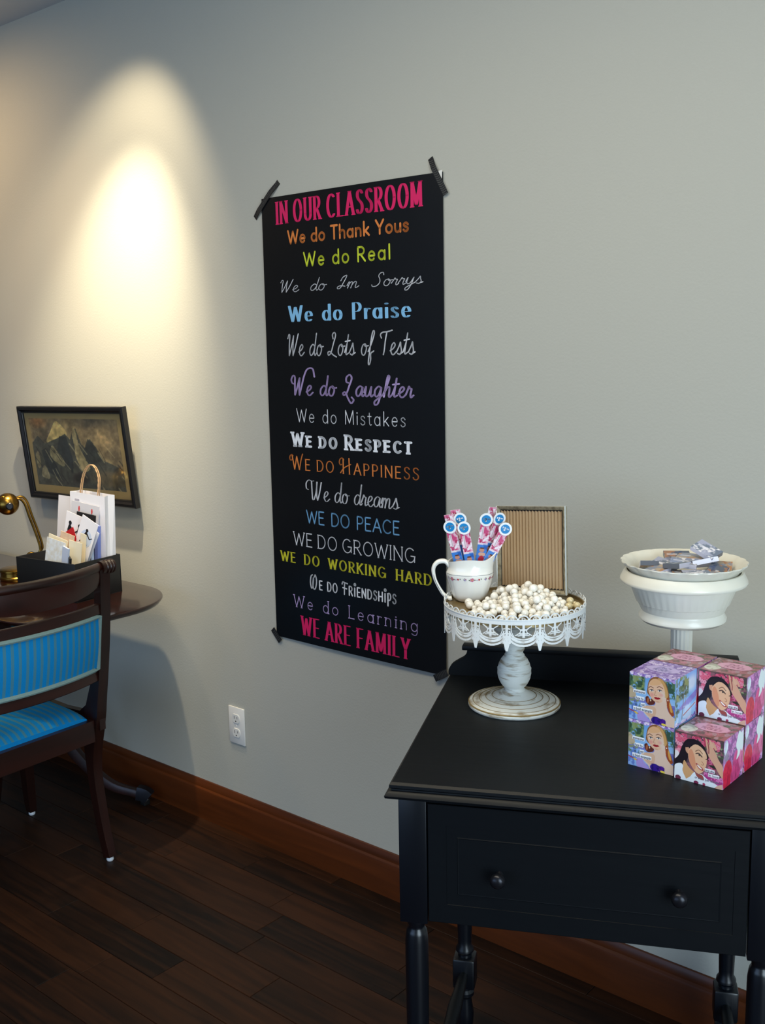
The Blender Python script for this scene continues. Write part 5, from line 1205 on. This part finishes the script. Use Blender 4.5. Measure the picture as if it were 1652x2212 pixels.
for ph in (0, PI):
    b = B() if ph == 0 else b
    b.tube([(p[0]+.0012*math.cos(i*.9+ph), p[1]+.0012*math.sin(i*.9+ph), p[2]) for i, p in enumerate(hd)], .0013, 6)
hb = [(x-.006, y_+.012, z-.002) for x, y_, z in hd]
b.obj('handle', M['kraft'], bag); B().tube(hb, .0016, 8).obj('handle', M['kraft'], bag)
B().box(-.055, -.035, -gd/2-.0006, -gd/2, gh-.026, gh-.020).obj('printed_mark', M['greyink'], bag, smooth=False)
def card(name, label, cat, x, y_, z, w, h_, lean, roll_, yaw_, m_, th=.0012, art=None, poly=None, group='stationery in the black box'):
    x = min(x+.045, -.009-w/2-max(.120-z, .03)*math.sin(math.radians(roll_))); z = z+(.022 if z > .02 or h_ > .13 else .006)
    r_ = link(name, None); r_.matrix_world = Bm @ Matrix.Translation((x, y_, z)) @ Matrix.Rotation(math.radians(yaw_), 4, 'Z') @ Matrix.Rotation(math.radians(roll_), 4, 'Y') @ Matrix.Rotation(math.radians(-lean), 4, 'X')
    tag(r_, label, cat, group)
    pg = poly or [(-w/2, 0), (w/2, 0), (w/2, h_), (-w/2, h_)]
    B().prism(pg, lambda a, c, t: (a, t, c), 0, th).obj('sheet', m_, r_, smooth=False)
    if art: art(r_, w, h_)
    return r_
def figure(b, cx, cz, s, k=0, flip=1):
    """generic dark silhouette: head, torso, arm, skirt"""
    f = lambda p: (cx+p[0]*s*flip, -.0004, cz+p[1]*s)
    for poly in ([(.02+.10*math.cos(2*PI*i/12), .92+.10*math.sin(2*PI*i/12)) for i in range(12)],
                 [(-.06, .82), (.06, .84), (.14, .70), (.10, .52), (.14, .44), (-.10, .44), (-.12, .60)],
                 [(.08, .80), (.34, .58), (.52, .70), (.54, .66), (.34, .50), (.12, .66)],
                 [(-.10, .46), (.14, .46), (.16, .30), (.30, .12), (-.02, .08), (-.34, .12), (-.22, .30)],
                 [(-.16, .12), (-.06, .12), (-.20, -.16), (-.28, -.14)], [(.06, .12), (.14, .12), (.12, -.14), (.06, -.14)]):
        b.add([f(p) for p in poly], [tuple(range(len(poly)))], k)
def art_two(r_, w, h_):
    b = B(); figure(b, -w*.26, h_*.50, h_*.36); figure(b, w*.22, h_*.52, h_*.34); b.obj('printed_figure', M['ink'], r_, smooth=False)
    b = B().add([(-.010+.004*math.cos(i), -.0004, h_*.62+.006*math.sin(i*1.3)) for i in range(6)], [(0, 1, 2), (3, 4, 5)]); b.obj('printed_bird', M['redink'], r_, smooth=False)
def art_round(r_, w, h_):
    c = [(w*.04+.024*math.cos(2*PI*i/30), h_*.66+.027*math.sin(2*PI*i/30)) for i in range(30)]
    B().add([(a, -.0003, z) for a, z in c], [tuple(range(30))]).obj('printed_disc', M['bluetint'], r_, smooth=False)
    b = B(); figure(b, -w*.02, h_*.52, h_*.30); [b.add([(x, y_-.0003, z) for x, y_, z in b.V[-0:]], [])] if False else None; b.obj('printed_figure', M['ink'], r_, smooth=False)
    b = B(); [b.add([(x0, -.0004, z0), (x0+.010, -.0004, z0+.002), (x0+.010, -.0004, z0+.0032), (x0, -.0004, z0+.0012)], [(0, 1, 2, 3)]) for x0, z0 in ((-.03, h_*.22), (-.018, h_*.26), (-.022, h_*.16), (-.006, h_*.20))]; b.obj('printed_script', M['greyink'], r_, smooth=False)
def art_arch(r_, w, h_):
    b = B(); 
    for cx in (.004, .060):
        b.add([(cx-.03+.004*math.cos(i*1.05), -.0005, h_-.020+.009*math.sin(i*1.05)) for i in range(6)], [tuple(range(6))])
    b.obj('printed_flower', M['redink'], r_, smooth=False)
card('paper_sheet', 'tall greyish white sheet at the back left of the black box', 'paper', -.250, .128, .006, .075, .262, 6, 2, 0, M['paperg'], art=None)
card('paper_sheet', 'grey patterned sheet with small red flowers, tucked before the white gift bag', 'paper', -.150, .112, .006, .120, .250, 3, 6, 0, M['paperg'], art=art_arch)
card('notebook', 'thin black-edged notebook, top edge showing above the silhouette cards', 'notebook', -.130, .098, .006, .080, .222, 3, 6, 0, M['ink'], th=.004)
card('greeting_card', 'white card printed with two dark dancing silhouettes', 'card', -.163, .078, .040, .088, .190, 3, 12, -2, M['paper'], art=art_two)
card('greeting_card', 'plain white card corner sticking out right of the round silhouette card', 'card', -.074, .070, .060, .062, .150, 2, 28, 0, M['paper'])
card('greeting_card', 'white card with a dark figure inside a pale blue round vignette', 'card', -.104, .060, .052, .070, .182, 3, 24, 0, M['paper'], art=art_round)
card('folder', 'periwinkle blue folder edges standing at the right of the black box', 'folder', -.036, .110, .006, .040, .190, 1, 6, -20, M['bluefold'], th=.010)
card('folder', 'pale blue sheets standing at the far right corner of the black box', 'folder', -.022, .085, .006, .024, .160, 1, 5, -30, M['bluetint'], th=.008)
card('envelope', 'red envelope with pointed flap in the middle of the black box', 'envelope', -.150, .050, .030, .07, .14, 3, 8, 0, M['redp'], poly=[(-.035, 0), (.035, 0), (.035, .135), (.018, .168), (-.035, .128)])
card('envelope', 'red envelope low at the left end of the black box', 'envelope', -.222, .040, .004, .07, .14, 5, 22, 10, M['redp'], poly=[(-.03, 0), (.03, 0), (.03, .142), (.0, .128), (-.03, .098)])
card('envelope', 'cream envelope leaning behind the pale blue flowered card', 'envelope', -.192, .036, .006, .085, .158, 3, 12, 0, M['cream'])
card('greeting_card', 'peach patterned card in the middle of the black box', 'card', -.158, .040, .006, .060, .172, 3, 12, 0, M['peach'])
card('envelope', 'cream envelope right of the peach patterned card', 'envelope', -.078, .030, .006, .056, .150, 3, 7, 0, M['cream'])
card('greeting_card', 'narrow cream card tilted right near the blue folder', 'card', -.050, .052, .006, .030, .172, 2, 8, -8, M['cream'])
card('greeting_card', 'pale blue floral card nearest the front of the black box', 'card', -.172, .016, .006, .082, .152, 4, 9, 0, mat('pale_floral_card', 'dfe6ee', .7, var=(70, 'c9bfa8', .6)))
card('booklet', 'small white booklet just right of the pale blue floral card', 'booklet', -.122, .016, .006, .036, .134, 3, 9, -14, M['bluetint'], th=.005)
card('notebook', 'small black-edged notebook low in the front of the box', 'notebook', -.104, .018, .006, .030, .122, 3, 9, -30, M['ink'], th=.006)

# ================================================================== BRASS LAMP
la = thing('desk_lamp', (-3.092, 1.765, .7402), math.radians(60), 'brass desk lamp with ball joint and twin curved rods, left of the black box', 'lamp')
LP_ = B(); vx = lambda lat, z, d=0: (lat, d, z)
B().lathe([(0, 0), (.048, 0), (.050, .003), (.050, .010), (.047, .014), (.047, .026), (.050, .029), (.050, .034), (.046, .037), (.020, .039), (0, .040)], 40, (-.012, 0, 0)).obj('base', M['brass'], la)
for s_ in (-1, 1):
    rp_ = spline([(-.004, .030), (.030, .078), (.056, .074), (.071, .088), (.074, .104), (.064, .150), (.048, .205), (.036, .250), (.020, .268), (-.002, .262)], 6)
    B().tube([(a+s_*.0038, s_*.003, z+s_*.003) for a, z in rp_], .0040, 8).obj('arm_rod', M['brass'], la)
B().sphere((-.020, 0, .250), .036, n=28).obj('ball_joint', M['brass'], la, ang=180)
o = B().lathe([(0, 0), (.012, 0), (.012, .006), (.008, .009), (0, .009)], 20).obj('joint_screw', M['knob'], la); o.location = (-.014, -.033, .247); o.rotation_euler = (PI/2, 0, 0)
sh = B().lathe([(.030, .0), (.036, -.01), (.046, -.05), (.052, -.10), (.050, -.10), (.044, -.05), (.033, -.011)], 32); o = sh.obj('shade', M['brass'], la); o.location = (-.055, 0, .258); o.rotation_euler = (0, math.radians(62), 0)

# ================================================================== CEILING SPOT FIXTURES (above the frame)
for (x, y_, lb) in ((-2.47, 1.60, 'white ceiling spotlight between the framed picture and the poster'), (-3.75, 1.25, 'white ceiling spotlight at the far left, near the corner of the room')):
    t = thing('ceiling_spotlight', (x, y_, 2.556), 0, lb, 'light'); B().lathe([(.030, 0), (.050, 0), (.052, -.004), (.034, -.006), (.030, -.004)], 28).obj('trim_ring', M['white'], t)
